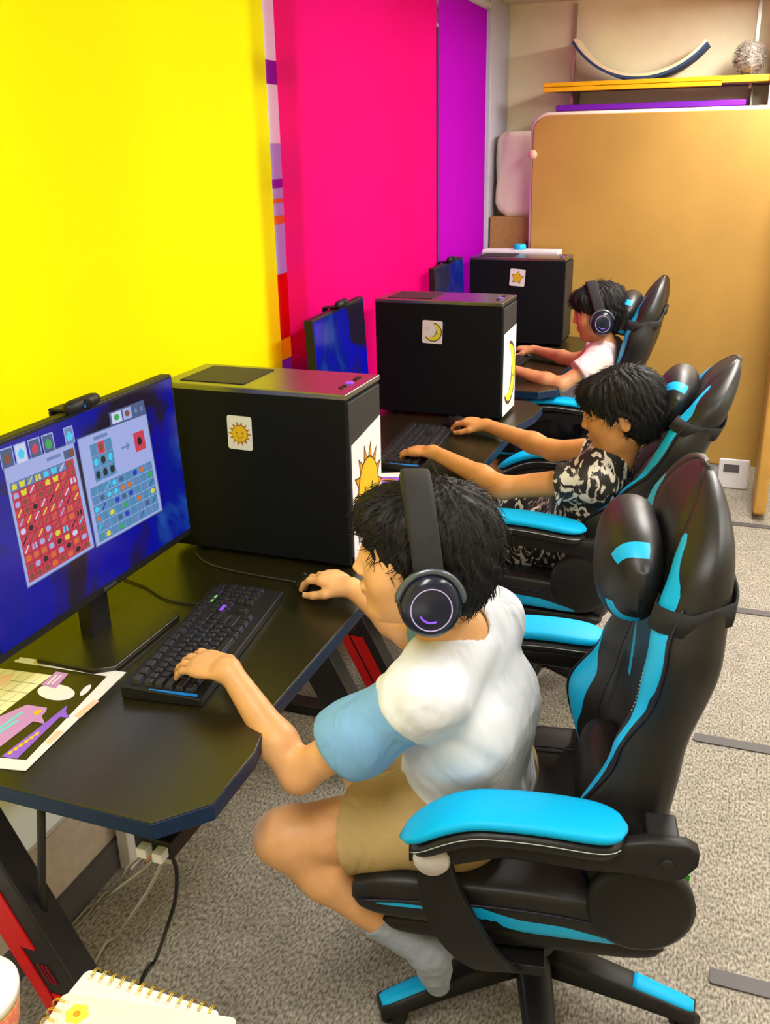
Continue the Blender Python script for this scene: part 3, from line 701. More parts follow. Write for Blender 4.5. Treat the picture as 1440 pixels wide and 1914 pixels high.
# ================================================================== cables
def cable(pts, r_, m, label, n=8, group='loose cables around the front desk'):
    sp = [Vector((p.x, p.y, max(p.z, r_+.001))) for p in spline(pts, n)]
    return tag(MB().tube(sp, r_, n=8).build('cable', m), label, 'cable', group)
cable([(-.868, 1.724, .7545), (-.98, 1.73, .7540), (-1.06, 1.74, .754), (-1.12, 1.76, .754), (-1.17, 1.80, .754)], .002, 'cable_g', 'thin mouse cable lying on the front desk along the sun tower', group=None)
cable([(-.985, 1.60, .756), (-1.03, 1.56, .753), (-1.10, 1.56, .753), (-1.18, 1.60, .753), (-1.25, 1.62, .753)], .002, 'cable_k', 'thin black keyboard cable curling on the front desk behind the keyboard', group=None)
Z = at_z
cable([at_y(345, 1512, 1.04), at_y(322, 1560, 1.05), at_y(300, 1620, 1.08), at_y(268, 1680, 1.15)]+[Z(215, 1755, .01), Z(160, 1830, .005), Z(90, 1900, .005), Z(40, 1960, .005)], .0036, 'cable_w', 'straightest white cable running from under the front desk down to the carpet')
cable([at_y(322, 1540, 1.06), at_y(318, 1590, 1.06), at_y(330, 1625, 1.07)]+[at_y(328, 1680, 1.09), at_y(310, 1740, 1.12), Z(290, 1795, .02), Z(262, 1840, .005), Z(255, 1880, .005)], .0038, 'cable_k', 'black cable hanging in a curve under the front desk')
cable([at_y(305, 1545, 1.07), at_y(300, 1585, 1.08), at_y(278, 1618, 1.11), at_y(230, 1655, 1.17)]+[Z(190, 1685, .02), Z(120, 1743, .005), Z(60, 1795, .005), Z(-20, 1850, .005)], .0032, 'cable_y', 'upper of two cream cables running side by side along the skirting')
cable([at_y(280, 1570, 1.12), at_y(262, 1600, 1.16), at_y(240, 1622, 1.19)]+[Z(215, 1660, .02), Z(150, 1725, .005), Z(110, 1755, .005), Z(60, 1812, .005)], .0032, 'cable_y', 'lower of two cream cables running side by side along the skirting')
cable([at_y(283, 1565, 1.04), at_y(285, 1590, 1.04), at_y(275, 1610, 1.05)], .0016, 'orangeink', 'thin orange wire loop under the front corner of the desk')
b = MB(); b.box(-.021, .021, -.002, .002, -.009, .009)
o = b.build('cable_tag', 'cable_w', loc=at_y(298, 1603, 1.055), bevel=.001); o.rotation_euler = (.3, .12, .1); tag(o, 'white paper tag wrapped round the cables under the front desk', 'tag')
# power strip under the desk corner
t = thing('power_strip', 'black power strip with white plugs mounted under the front corner of the desk', 'power strip', (-.79, 1.11, .60))
MB().box(-.035, .035, -.10, .10, .0, .035).build('body', 'plastic', t, .004)
MB().box(-.02, .02, -.05, .05, .0345, .119).build('mounting_block', 'plastic', t, .004)
for k, (x, y) in enumerate(((.02, -.09), (-.01, -.088), (.022, -.05))):
    MB().box(x-.009, x+.009, y-.030, y-.008, .008, .026).build('plug', 'card' if k != 2 else 'plastic', t, .002)
# white cable duct on the low wall
tag(MB().box(-.012, .02, -.035, .035, 0, .18).build('cable_duct', 'white', loc=(-1.285, 1.56, .0), bevel=.003), 'white cable duct standing against the low wall under the front desk', 'duct')

# ================================================================== laminated sheets on the front desk
def sheet(name, P, z, th, m, label, cat, grp=None):
    """P: 4 pixel corners on plane z"""
    vs = [at_z(x, y, z) for x, y in P]; c = sum(vs, Vector())/4; b = MB(); b.prism([(v.x-c.x, v.y-c.y) for v in vs], 0, th); o = b.build(name, m, loc=(c.x, c.y, z)); return tag(o, label, cat, grp), c
SP = [(236, 1257), (48, 1441), (-110, 1425), (38, 1229)]
under, c_ = sheet('paper_sheet', [(232, 1262), (40, 1441), (-120, 1424), (30, 1233)], DT+.0002, .0008, 'paper', 'lower white sheet peeking out under the laminated keyboard guide', 'paper', None)
top, c0 = sheet('laminated_sheet', SP, DT+.0012, .0008, 'paper', 'laminated keyboard guide sheet with dark photo print, left corner of the front desk', 'paper')
pr = MB(); PK = ['olive', 'keyprint', 'lilac', 'violet', 'aqua', 'pinkp', 'greyline', 'white', 'yellowink', 'card']
def pp(pts, k, lift):
    z = DT+.0021+lift*.00025; vs = [at_z(x, y, z) for x, y in pts]; pr.add([v-Vector((c0.x, c0.y, DT+.0012)) for v in vs], [tuple(range(len(vs)))], PK.index(k))
pp([(200, 1264), (49, 1421), (-110, 1404), (20, 1236)], 'olive', 0)
KX = lambda u, v: (-60+u*158-v*60*1.0-u*v*20, 1240+u*19+v*125-u*18*v)
K4 = [(-70, 1240), (97, 1262), (-12, 1345), (-200, 1320)]
def kq(u, v): a = Vector(K4[0])*(1-u)+Vector(K4[1])*u; b_ = Vector(K4[3])*(1-u)+Vector(K4[2])*u; p = a*(1-v)+b_*v; return (p.x, p.y)
pp([kq(0, 0), kq(1, 0), kq(1, 1), kq(0, 1)], 'keyprint', 1)
for i in range(1, 10): pp([kq(i/10, 0), kq(i/10+.006, 0), kq(i/10+.006, 1), kq(i/10, 1)], 'greyline', 2)
for j in range(1, 5): pp([kq(0, j/5), kq(1, j/5), kq(1, j/5+.012), kq(0, j/5+.012)], 'greyline', 2)
pp([(2, 1262), (28, 1259), (14, 1276), (-5, 1286)], 'pinkp', 3)
pp([(105, 1255), (128, 1259), (104, 1287), (77, 1280)], 'lilac', 4)
for k in range(2): pp([(104+k*9, 1262), (107+k*9, 1262.5), (90+k*8, 1279), (87+k*8, 1278.5)], 'white', 5)
def ell(cx, cy, rx, ry, rot, n=24): return [(cx+rx*math.cos(2*PI*i/n)*math.cos(rot)-ry*math.sin(2*PI*i/n)*math.sin(rot), cy+rx*math.cos(2*PI*i/n)*math.sin(rot)+ry*math.sin(2*PI*i/n)*math.cos(rot)) for i in range(n)]
pp(ell(105, 1294, 35, 15, .07), 'white', 3); pp(ell(160, 1290, 14, 5, -.75), 'white', 3)
pp([(50, 1317), (88, 1323), (86, 1330), (78, 1338), (84, 1353), (62, 1348), (0, 1396), (-60, 1390), (-30, 1352)], 'lilac', 3)
for k in range(2): pp([(40-k*10, 1330+k*16), (46-k*10, 1331+k*16), (-8-k*6, 1368+k*12), (-14-k*6, 1367+k*12)], 'aqua', 4)
pp([(62, 1331), (76, 1326), (80, 1329), (66, 1338)], 'yellowink', 4)
pp([(126, 1318), (123, 1330), (130, 1342), (112, 1340), (32, 1418), (2, 1414), (70, 1362)], 'violet', 3)
for k in range(6): x = 66-k*10; y = 1370+k*7; pp([(x, y), (x+8, y-3), (x+6, y+4), (x-2, y+6)], 'yellowink', 4)
pp([(175, 1308), (186, 1310), (150, 1342), (138, 1338)], 'pinkp', 1); pp([(108, 1365), (120, 1367), (92, 1392), (84, 1388)], 'pinkp', 1)
o = pr.build('printed_picture', PK); o.parent = top
# second desk: lilac/pink sheet edge in front of keyboard 2
s2, c2 = sheet('laminated_sheet', [(705, 885), (800, 882), (790, 915), (700, 915)], DT+.0004, .0010, 'paper', 'white and lilac laminated sheet on the middle desk behind the front boy\'s headset', 'paper')
b = MB(); z = DT+.0018
for P, k in (([(708, 892), (795, 890), (788, 904), (706, 906)], 0), ([(712, 896), (740, 895), (738, 899), (711, 900)], 1)): 
    b.add([at_z(x, y, z+k*.0003)-Vector((c2.x, c2.y, DT+.0004)) for x, y in P], [(0, 1, 2, 3)], k)
o = b.build('printed_picture', ['violet', 'orangeink']); o.parent = s2

# ================================================================== foreground table with notebooks and a cup
TZ = .70
t = thing('side_table', 'pale table at the bottom edge carrying the notebooks and cup', 'table', (-.45, .30, 0))
MB().box(-.45, .35, -.22, .315, TZ-.022, TZ).build('table_top', 'white', t, .004)
for (x, y) in ((-.41, -.18), (.31, -.18), (-.41, .26), (.31, .26)): MB().box(x-.015, x+.015, y-.015, y+.015, 0, TZ-.021).build('leg', 'chrome', t, .002)
M['nbcover'] = mat('cream_notebook_cover', (.74, .71, .58), .35); M['nbclear'] = mat('milky_plastic_cover', (.66, .66, .70), .3); M['gold'] = mat('gold_wire', (.85, .62, .12), .3, metal=1)
M['petal'] = mat('yellow_flower_print', (.95, .62, .06), .6); M['petal2'] = mat('pale_flower_print', (.86, .80, .50), .6)
def notebook(loc, rz, tilt, W, D_, rings_side, label, cover):
    t = thing('spiral_notebook', label, 'notebook', loc, rz, 'spiral notebooks at the bottom edge'); t.rotation_euler = (tilt, 0, rz)
    MB().prism(rrect(W-.006, D_-.006, .006), .001, .011).build('pages', 'paper', t)
    c = MB().prism(rrect(W, D_, .008), .0112, .0122).build('front_cover', cover, t)
    MB().prism(rrect(W, D_, .008), 0, .0009).build('back_cover', 'nbclear', t)
    wi = MB(); hl = MB(); L_ = W if rings_side == 'back' else D_; n = int(L_/.0135)
    for i in range(n):
        s = -L_/2+.012+(L_-.024)*i/(n-1)
        for ds in (-.0012, .0012):
            pts = []
            for k in range(15):
                a = PI*1.9*k/14-.2
                rr_ = .0095; dx, dz = rr_*math.cos(a), .006+rr_*math.sin(a)
                if rings_side == 'back': pts.append((s+ds, D_/2-.001+dx, dz))
                else: pts.append((-W/2+.001-dx, s+ds, dz))
            wi.tube(pts, .0007, n=5)
        if rings_side == 'back': hl.box(s-.003, s+.003, D_/2-.013, D_/2-.009, .0123, .0125)
        else: hl.box(-W/2+.009, -W/2+.013, s-.003, s+.003, .0123, .0125)
    wi.build('wire_binding', 'gold', t); hl.build('binding_holes', 'pinkp', t)
    return t, c
n1, cvr1 = notebook((-.577, .623, TZ+.0005), 0, 0, .187, .16, 'back', 'lower notebook with gold wire along its far edge, under the flower notebook', 'nbclear')
n2, cvr2 = notebook((-.545, .589, TZ+.0145), math.radians(10), 0, .215, .17, 'left', 'upper cream notebook printed with yellow flowers, gold wire on its left side', 'nbcover')
for (x, y, r_, k) in ((-.078, .060, .013, 0), (-.018, .040, .017, 1), (.050, .052, .013, 0), (.078, .02, .012, 1), (-.06, .0, .012, 0)):
    g = MB()
    for q in range(6):
        a = q*PI/3; c = (x+r_*.6*math.cos(a), y+r_*.6*math.sin(a)); g.prism([(c[0]+r_*.5*math.cos(w), c[1]+r_*.5*math.sin(w)) for w in [2*PI*i/12 for i in range(12)]], .01222, .01235+.00003*q, k)
    g.prism([(x+r_*.33*math.cos(w), y+r_*.33*math.sin(w)) for w in [2*PI*i/12 for i in range(12)]], .0125, .0127, 2)
    g.build('flower_print', ['petal', 'petal2', 'orangeink'], cvr2)
# cup
M['cupred'] = mat('red_orange_pattern', (.75, .10, .03), .5, var=.0, col2=(.85, .45, .30), vscale=160)
M['lidwhite'] = mat('white_plastic_lid', (.86, .82, .82), .35)
t = thing('drinks_tub', 'round tub with white lid and red patterned side, bottom left corner', 'tub', (-.745, .625, TZ+.0005))
c = Vector((0, 0, 0))
MB().lathe([(.045, 0), (.048, .01), (.052, .040), (.052, .045)], T=Matrix.Translation((0, -.03, 0)), n=40).build('body', 'cupred', t)
MB().lathe([(.0525, .0452), (.0525, .049)], T=Matrix.Translation((0, -.03, 0)), n=40).build('green_band', mat('green_band', (.35, .40, .02), .5), t)
MB().lathe([(.0535, .0492), (.0540, .060), (.051, .064), (.001, .0645)], T=Matrix.Translation((0, -.03, 0)), n=40).build('lid', 'lidwhite', t)

# things behind the farthest tower
tag(MB().box(-.22, .16, 0, .12, 0, .425).build('paper_box', 'white', loc=(-1.03, 4.735, DT), bevel=.004), 'white box standing behind the farthest tower', 'box')
M['cyanobj'] = mat('cyan_plastic', (.0, .50, .80), .4)
tag(MB().lathe([(.028, 0), (.030, .008), (.030, .020), (.024, .026)], n=24).build('tape_roll', 'cyanobj', loc=(-1.07, 4.79, DT+.4255)), 'small cyan roll on top of the white box behind the farthest tower', 'roll')
# ================================================================== gaming chairs (local +x = forward)
def back_profile():
    HT = .795
    def hw(t): return interp(t, [(0, .22), (.15, .24), (.33, .235), (.50, .225), (.70, .260), (.82, .240), (1, .22)])
    def wing(t): return interp(t, [(0, .04), (.12, .085), (.30, .120), (.45, .065), (.58, .036), (.72, .042), (.84, .020), (.93, .004), (1, 0)])
    def uc(t): return interp(t, [(0, .0), (.2, .03), (.42, .025), (.7, .0), (1, .005)])
    def th(t): return interp(t, [(0, .040), (.5, .038), (.85, .034), (1, .026)])
    return HT, hw, wing, uc, th
def build_backrest(parent):
    HT, hw, wing, uc, th = back_profile()
    NT, NS = 90, 44
    b = MB(); attr = []; rings = []
    def pw(t): return interp(t, [(.52, 7), (.72, 2.6), (1, 2.4)])
    def fk(t): return interp(t, [(.5, 1), (.74, 1.9), (.9, 1.7), (1, 1.2)])
    def blue_d(s, t):  # signed: >0 inside a blue band; s 0..1 across the front, 1 at the wing crest
        c = interp(t, [(0, .93), (.22, .84), (.36, .82), (.5, .91), (.62, .86), (.80, .78), (.9, .70)])
        w = interp(t, [(.03, .012), (.10, .02), (.18, .045), (.26, .11), (.36, .12), (.44, .045), (.52, .030), (.58, .065), (.68, .16), (.82, .15), (.90, .06), (.93, -.05)])
        if t < .03: w = -.05
        d = max(w-abs(s-c), (.035-abs(s-interp(t, [(.44, .30), (.58, .50), (.72, .66)]))) if .44 < t < .74 else -1)
        return d
    for i in range(NT+1):
        t = i/NT; H = HT*t
        KN = 18
        if i > NT-KN:   # round the crown
            k = (i-(NT-KN))/KN; t = (NT-KN)/NT+(KN/NT)*math.sin(k*PI/2); H = HT*t
        w, wg, u0, tk = hw(t), wing(t), uc(t), th(t)
        if i > NT-KN: k = (t-(NT-KN)/NT)/(KN/NT); w *= max(.012, (1-k**2.8))**.5; tk *= max(.10, (1-k**5))**.5
        ring = []
        for q in range(2*NS):
            if q < NS: s = -1+2*q/(NS-1); front = True
            else: s = 1-2*(q-NS)/(NS-1); front = False
            a = abs(s); rnd = (1-a**(pw(t) if front else 7))**.5 if a < 1 else 0
            curl = wg*(a**2.3)
            sway = w*s*(1-.05*a*a)
            bol = .014*math.exp(-((a-.80)/.16)**2)*interp(t, [(.78, 1), (.93, 0)])-.006*math.exp(-((a-.56)/.05)**2)
            if front:
                u = u0+curl+tk*fk(t)*rnd+bol
                if t < .10: u -= .02*(1-t/.10)
            else:
                u = u0+curl*.15-tk*rnd*1.05+.012*(1-a)
            ring.append((u, sway, H)); attr.append(blue_d(a, t) if front and a < .975 else -1)
        rings.append(ring)
    b.loft(rings)
    o = b.build('backrest', 'leather2', parent, attr=attr)
    # piping along both crests and stitching beside the blue
    def P(s, t, off=.0):
        w, wg, u0, tk = hw(t), wing(t), uc(t), th(t); a = min(1, abs(s)); rnd = (1-a**pw(t))**.5 if a < 1 else 0
        bol = .014*math.exp(-((a-.80)/.16)**2)-.006*math.exp(-((a-.56)/.05)**2)
        return (u0+wg*(a**2.3)+tk*fk(t)*rnd+bol+off, w*s*(1-.05*a*a), HT*t)
    for sg in (-1, 1):
        p = MB(); st = MB()
        p.tube([P(sg*.975, .02+.78*i/70, .002) for i in range(71)], .0028, n=6)
        p.tube([P(sg*.60, .05+.72*i/50, -.001) for i in range(51)], .0016, n=5)
        for i in range(60):
            t = .54+.25*i/60
            c = interp(t, [(0, .93), (.22, .84), (.36, .82), (.5, .91), (.62, .86), (.80, .78), (.9, .70)]); w = interp(t, [(.48, .026), (.58, .065), (.68, .16), (.82, .15), (.90, .06), (.93, -.05)])
            s = c-w-.022
            if i % 2 == 0: st.tube([P(sg*s, t, .0006), P(sg*s, t+.0035, .0006)], .0008, n=4)
        p.build('piping', 'piping', o); st.build('stitching', 'stitch', o)
    # neck pillow, its elastic strap, lumbar pillow
    rings = []; at = []
    for i in range(41):
        k = -1+2*i/40; wv = .150; prof = math.sqrt(max(0, 1-abs(k)**2.6)); hh = .085*(prof*.85+.15*(1-abs(k)))+.004; dd = .052*prof+.003
        if abs(k) > .97: hh = .03; dd = .006
        ring = []
        for q in range(28):
            a = 2*PI*q/28; ca, sa = math.cos(a), math.sin(a)
            ring.append((.110+dd*math.copysign(abs(ca)**.85, ca)-.012*k*k, wv*k, .620+hh*math.copysign(abs(sa)**.8, sa)*(1+.18*abs(k))))
            ak = abs(k); cc = .62+.18*math.cos(a*1.0)*0
            vv = math.sin(a)
            at.append(max(.075-abs(ak-(.70+.10*abs(vv)**2*1.0)), -1) if ca > -.3 and abs(vv) > .30 else -1)
        rings.append(ring)
    MB().loft(rings).build('neck_pillow', 'leather2', o, attr=at)
    for (z0, ss) in ((.590, 1),):
        s_ = MB(); pts = []; t = z0/HT
        for i in range(25): s = -1.0+2*i/24; zq = z0+.035*max(0, abs(s)-.3); x, y, z = P(s, zq/HT, .005 if abs(s) > .35 else -.0); lo_, hi_ = P(s, (zq-.019)/HT, .004), P(s, (zq+.019)/HT, .004); pts.append((x, y*1.012, zq, lo_[0], hi_[0]))
        back = []
        for i in range(25):
            s = 1-2*i/24; a = abs(s); rnd = (1-a**7)**.5 if a < 1 else 0
            t = (z0+.060-.02*a*a)/HT; back.append((uc(t)+wing(t)*(a**2.3)*.15-th(t)*rnd*1.05+.012*(1-a)-.006, hw(t)*s*1.012*(1-.05*a*a), z0+.060-.02*a*a))
        loop = pts+back[1:-1]; n = len(loop)
        vs = []
        for q_ in loop:
            x, y, z = q_[:3]; vs += [(q_[3] if len(q_) > 3 else x, y, z-.019), (q_[4] if len(q_) > 3 else x, y, z+.019)]
        s_.add(vs, [(2*i, 2*((i+1) % n), 2*((i+1) % n)+1, 2*i+1) for i in range(n)], 0, True)
        so_ = s_.build('pillow_strap', 'navy', o); m_ = so_.modifiers.new('thick', 'SOLIDIFY'); m_.thickness = .003; m_.offset = 1
    rings = []
    for i in range(25):
        k = -1+2*i/24; prof = math.sqrt(max(0, 1-abs(k)**3)); ring = []
        for q in range(24):
            a = 2*PI*q/24; ca, sa = math.cos(a), math.sin(a)
            ring.append((.098+(.045*prof+.002)*math.copysign(abs(ca)**.8, ca), .135*k, .16+(.085*prof+.004)*math.copysign(abs(sa)**.7, sa)))
        rings.append(ring)
    MB().loft(rings).build('lumbar_pillow', 'leather', o)
    MB().box(-.050, -.036, .145, .172, .03, .115).build('green_tag', mat('green_tag', (.02, .42, .01), .5), o)
    return o
M['navy'] = mat('black_elastic', (.010, .010, .012), .8)
def chair(loc, rz, lean, label, star=0.0):
    t = thing('gaming_chair', label, 'chair', loc, rz, 'black and cyan gaming chairs')
    # five star base
    for k in range(5):
        a = star+2*PI*k/5
        T = Matrix.Rotation(a, 4, 'Z')
        rings = []
        for i in range(9):
            u = i/8; x = .03+.295*u; w = .036-.010*u; z1 = .135-.045*u-.015*u*u; h = .050-.022*u
            rings.append([(x, w*cy, z1-h/2+h/2*cz) for cy, cz in ((-1, -.9), (-.75, -1), (.75, -1), (1, -.9), (.92, .6), (.7, .95), (-.7, .95), (-.92, .6))])
        rings = [[tuple(T @ Vector(p)) for p in r_] for r_ in rings]
        lg = MB().loft(rings).build('base_leg', 'plastic', t)
        cp = MB(); vs = []
        rr_ = []
        for (x, w) in ((.205, .024), (.215, .026), (.31, .022), (.322, .017)):
            u = (x-.03)/.295; z = .135-.045*u-.015*u*u; rr_.append([(x, -w*.86, z-.006), (x, -w*.7, z+.0030), (x, w*.7, z+.0030), (x, w*.86, z-.006)])
        cp.loft([[tuple(T @ Vector(p)) for p in r_] for r_ in rr_]); cp.build('foot_grip', 'blue', lg)
        cs = MB(); Tc = T @ Matrix.Translation((.300, 0, 0)) @ Matrix.Rotation(.9+k, 4, 'Z')
        for sy in (-1, 1): cs.lathe([(.001, -.008), (.022, -.008), (.026, -.004), (.026, .006), (.02, .009), (.001, .009)], T=Tc @ Matrix.Translation((.012, sy*.013, .0262)) @ Matrix.Rotation(PI/2, 4, 'X'), n=20)
        cs.lathe([(.008, .03), (.008, .068)], T=T @ Matrix.Translation((.300, 0, 0)), n=12); cs.box(-.002, .030, -.005, .005, .03, .055, T=Tc)
        cs.build('caster', 'plastic', t)
    MB().lathe([(.045, .07), (.048, .085), (.046, .14), (.034, .15)], n=28).build('base_hub', 'plastic', t)
    g = MB(); g.lathe([(.033, .145), (.031, .23), (.027, .232), (.025, .31)], n=24); g.build('gas_cylinder', 'plastic', t)
    MB().box(-.14, .14, -.09, .09, .295, .335).build('tilt_mechanism', 'plastic', t, .006)
    MB().tube([(.02, -.08, .318), (.02, -.20, .316), (.02, -.25, .30)], .006).build('height_lever', 'plastic', t)
    # seat: loft along x
    def seat_loft(x0, x1, zt_fn, zb_fn, wf, name, m, NI=36, NQ=48, dish=.0, amask=None):
        rings = []; at = []
        for i in range(NI+1):
            k = i/NI; x = x0+(x1-x0)*k; e = math.sqrt(max(0, 1-abs(2*k-1)**9)); e = max(e, .12)
            zt_, zb = zt_fn(k), zb_fn(k); zc = (zt_+zb)/2; hh = (zt_-zb)/2*e; w = wf(k)*(.93+.07*e); ring = []
            for q in range(NQ):
                a = 2*PI*q/NQ; ca, sa = math.cos(a), math.sin(a); yy = math.copysign(abs(ca)**.42, ca); zz_ = math.copysign(abs(sa)**.5, sa)
                z = zc+hh*zz_
                if sa > 0: z += dish*(abs(yy)**3.5-.3)
                ring.append((x, w*yy, z)); at.append(amask(k, yy, zz_, sa) if amask else -1)
            rings.append(ring)
        return MB().loft(rings).build(name, m, t, attr=at)
    def smask(k, yy, zz_, sa):   # blue flash along the side of the seat
        if abs(yy) < .9: return -1
        c = interp(k, [(.1, -.55), (.35, -.35), (.7, .12), (.95, .1)]); w = interp(k, [(.10, -.02), (.16, .20), (.35, .30), (.6, .14), (.9, .13), (.97, -.05)])
        return w-abs(zz_-c)
    seat_loft(-.215, .320, lambda k: .478+.012*math.sin(k*PI), lambda k: .375, lambda k: .262-.012*k, 'seat_cushion', 'leather2', dish=.030, amask=smask)
    seat_loft(-.22, .27, lambda k: .385, lambda k: .325, lambda k: .225, 'footrest_pad', 'leather')
    for sg in (-1, 1):
        p = MB()
        p.tube([(-.20+.505*i/30, sg*(.2625-.012*i/30), .432+.02*math.sin(i/30*PI)-.0) for i in range(31)], .0028, n=6)
        p.tube([(-.19+.50*i/30, sg*.165, .483+.008*math.sin(i/30*PI)) for i in range(31)], .002, n=5)
        p.build('seat_piping', 'piping', t)
    # recliner shells at both sides of the seat back
    for sg in (-1, 1):
        b = MB(); b.lathe([(.001, -.016), (.075, -.016), (.086, -.008), (.086, .010), (.001, .016)], T=Matrix.Translation((-.165, sg*.268, .500)) @ Matrix.Rotation(PI/2, 4, 'X'), n=32)
        b.build('hinge_cover', 'plastic', t)
    # backrest on its pivot
    bk = build_backrest(t); bk.location = (-.200, 0, .375); bk.rotation_euler.y = -lean
    Tb = Matrix.Translation((-.200, 0, .375)) @ Matrix.Rotation(-lean, 4, 'Y')
    # linked armrests: pad + bracket from backrest hinge to seat-front strut
    for sg in (1, -1):
        hp = Tb @ Vector((.020, sg*.292, .262)); yA = sg*.306
        x1_ = hp.x+.04; dz = hp.z-.655
        pad = []; low = []
        N_ = 30
        def path(k):  # k 0 rear .. 1 front
            x = -.165+.375*k+(x1_+.23)*(1-k)*.5; z = .668+.012*math.sin(PI*min(1, k*1.1))-.055*max(0, (k-.62)/.38)**2+dz*.25*(1-k)
            return x, z
        for i in range(N_+1):
            k = i/N_; x, z = path(k); e = math.sqrt(max(.02, 1-abs(2*k-1)**7)); w = .050*e*(1-.12*k)
            x2, z2 = path(min(1, k+.01)); x0_, z0_ = path(max(0, k-.01)); an = math.atan2(z2-z0_, x2-x0_); nx, nz = -math.sin(an), math.cos(an)
            def rg(lo, hi, ww):
                out = []
                for q in range(16):
                    a = 2*PI*q/16; ca, sa = math.cos(a), math.sin(a); vv = (lo+hi)/2+(hi-lo)/2*math.copysign(abs(sa)**.6, sa)*max(e, .3)
                    out.append((x+nx*vv, yA+ww*math.copysign(abs(ca)**.5, ca), z+nz*vv))
                return out
            pad.append(rg(.004, .026, w*.97)); low.append(rg(-.026, .0055, w))
        a_ = MB().loft(low).build('armrest', 'leather', t)
        MB().loft(pad).build('armrest_pad', 'blue', a_)
        s_ = MB()
        for sd in (-1, 1): s_.tube([(path(i/40)[0], yA+sd*(.0505*math.sqrt(max(.02, 1-abs(2*i/40-1)**7))*(1-.12*i/40)+.0006), path(i/40)[1]-.004) for i in range(1, 40)], .0009, n=4)
        s_.build('stitching', 'stitch', a_)
        # bracket
        fx, fz = .175, .600
        b = MB(); pts = [(hp.x-.03, hp.z+.028), (hp.x+.03, hp.z+.03), (hp.x+.12, .648), (.16, .640), (.205, .615), (.205, .585), (.165, .575), (.05, .612), (hp.x+.12, .60), (hp.x+.06, hp.z-.035), (hp.x-.01, hp.z-.045), (hp.x-.04, hp.z-.02)]
        up_ = [pts[i] for i in range(0, 5)]; dn = [pts[i] for i in (11, 10, 9, 8, 7, 6, 5)]
        def onp(P_, x):
            for (a, c) in zip(P_, P_[1:]):
                if a[0] <= x <= c[0]: u = (x-a[0])/max(1e-6, c[0]-a[0]); return a[1]+(c[1]-a[1])*u
            return P_[0][1] if x < P_[0][0] else P_[-1][1]
        up_[0] = (pts[11][0], pts[0][1]); rings = []
        xa, xb = pts[11][0], .205
        for i in range(25):
            x = xa+(xb-xa)*i/24; zu, zd = onp(up_, x), onp(dn, x); 
            if i == 0: zu -= .01; zd += .01
            yc = yA-sg*.004*0; hw_ = .013
            rings.append([(x, yc-hw_, zd+.004), (x, yc-hw_+.004, zd), (x, yc+hw_-.004, zd), (x, yc+hw_, zd+.004), (x, yc+hw_, zu-.004), (x, yc+hw_-.004, zu), (x, yc-hw_+.004, zu), (x, yc-hw_, zu-.004)])
        br = b.loft(rings).build('arm_bracket', 'plastic', t)
        MB().box(hp.x-.015, hp.x+.035, min(sg*.235, yA-sg*.01), max(sg*.235, yA-sg*.01), hp.z-.025, hp.z+.022).build('arm_hinge', 'plastic', t, .005)
        MB().lathe([(.010, 0), (.010, .003), (.006, .0035)], T=Matrix.Translation((hp.x+.005, yA+sg*.013, hp.z-.008)) @ Matrix.Rotation(-sg*PI/2, 4, 'X'), n=16).build('bolt', 'rubber', br)
        # strut from the front pivot down to the seat frame
        s = MB(); sp = spline([(.165, yA, .600), (.155, yA, .52), (.115, yA-sg*.006, .42), (.070, yA-sg*.03, .345), (.035, yA-sg*.07, .31)], 6)
        rings = []
        for i, p_ in enumerate(sp):
            k = i/(len(sp)-1); w = .020+.022*math.sin(PI*min(1, k*1.05)); d = .009
            rings.append([(p_.x-w, p_.y-d, p_.z), (p_.x+w, p_.y-d, p_.z-.004), (p_.x+w, p_.y+d, p_.z-.004), (p_.x-w, p_.y+d, p_.z)])
        s.loft(rings); s.box(-.02, .10, min(sg*.08, yA-sg*.06), max(sg*.08, yA-sg*.06), .300, .322); st = s.build('arm_strut', 'plastic', t, .003)
        MB().lathe([(.001, -.006), (.026, -.006), (.030, .0), (.026, .006), (.001, .009)], T=Matrix.Translation((.168, yA+sg*.020, .600)) @ Matrix.Rotation(-sg*PI/2, 4, 'X'), n=32).build('pivot_cap', 'knob', t)
    return t
ch1 = chair((-.265, 1.50, 0), math.radians(191), math.radians(3.5), 'nearest black and cyan gaming chair, upright, carrying the boy in white', star=math.radians(-195+4))
ch2 = chair((-.51, 2.73, 0), math.radians(180), math.radians(24), 'reclined black and cyan gaming chair holding the boy in marbled black shirt', star=math.radians(-24-180))
ch3 = chair((-.655, 4.05, 0), math.radians(180), math.radians(11), 'farthest black and cyan gaming chair holding the boy in pale pink shirt', star=.3)
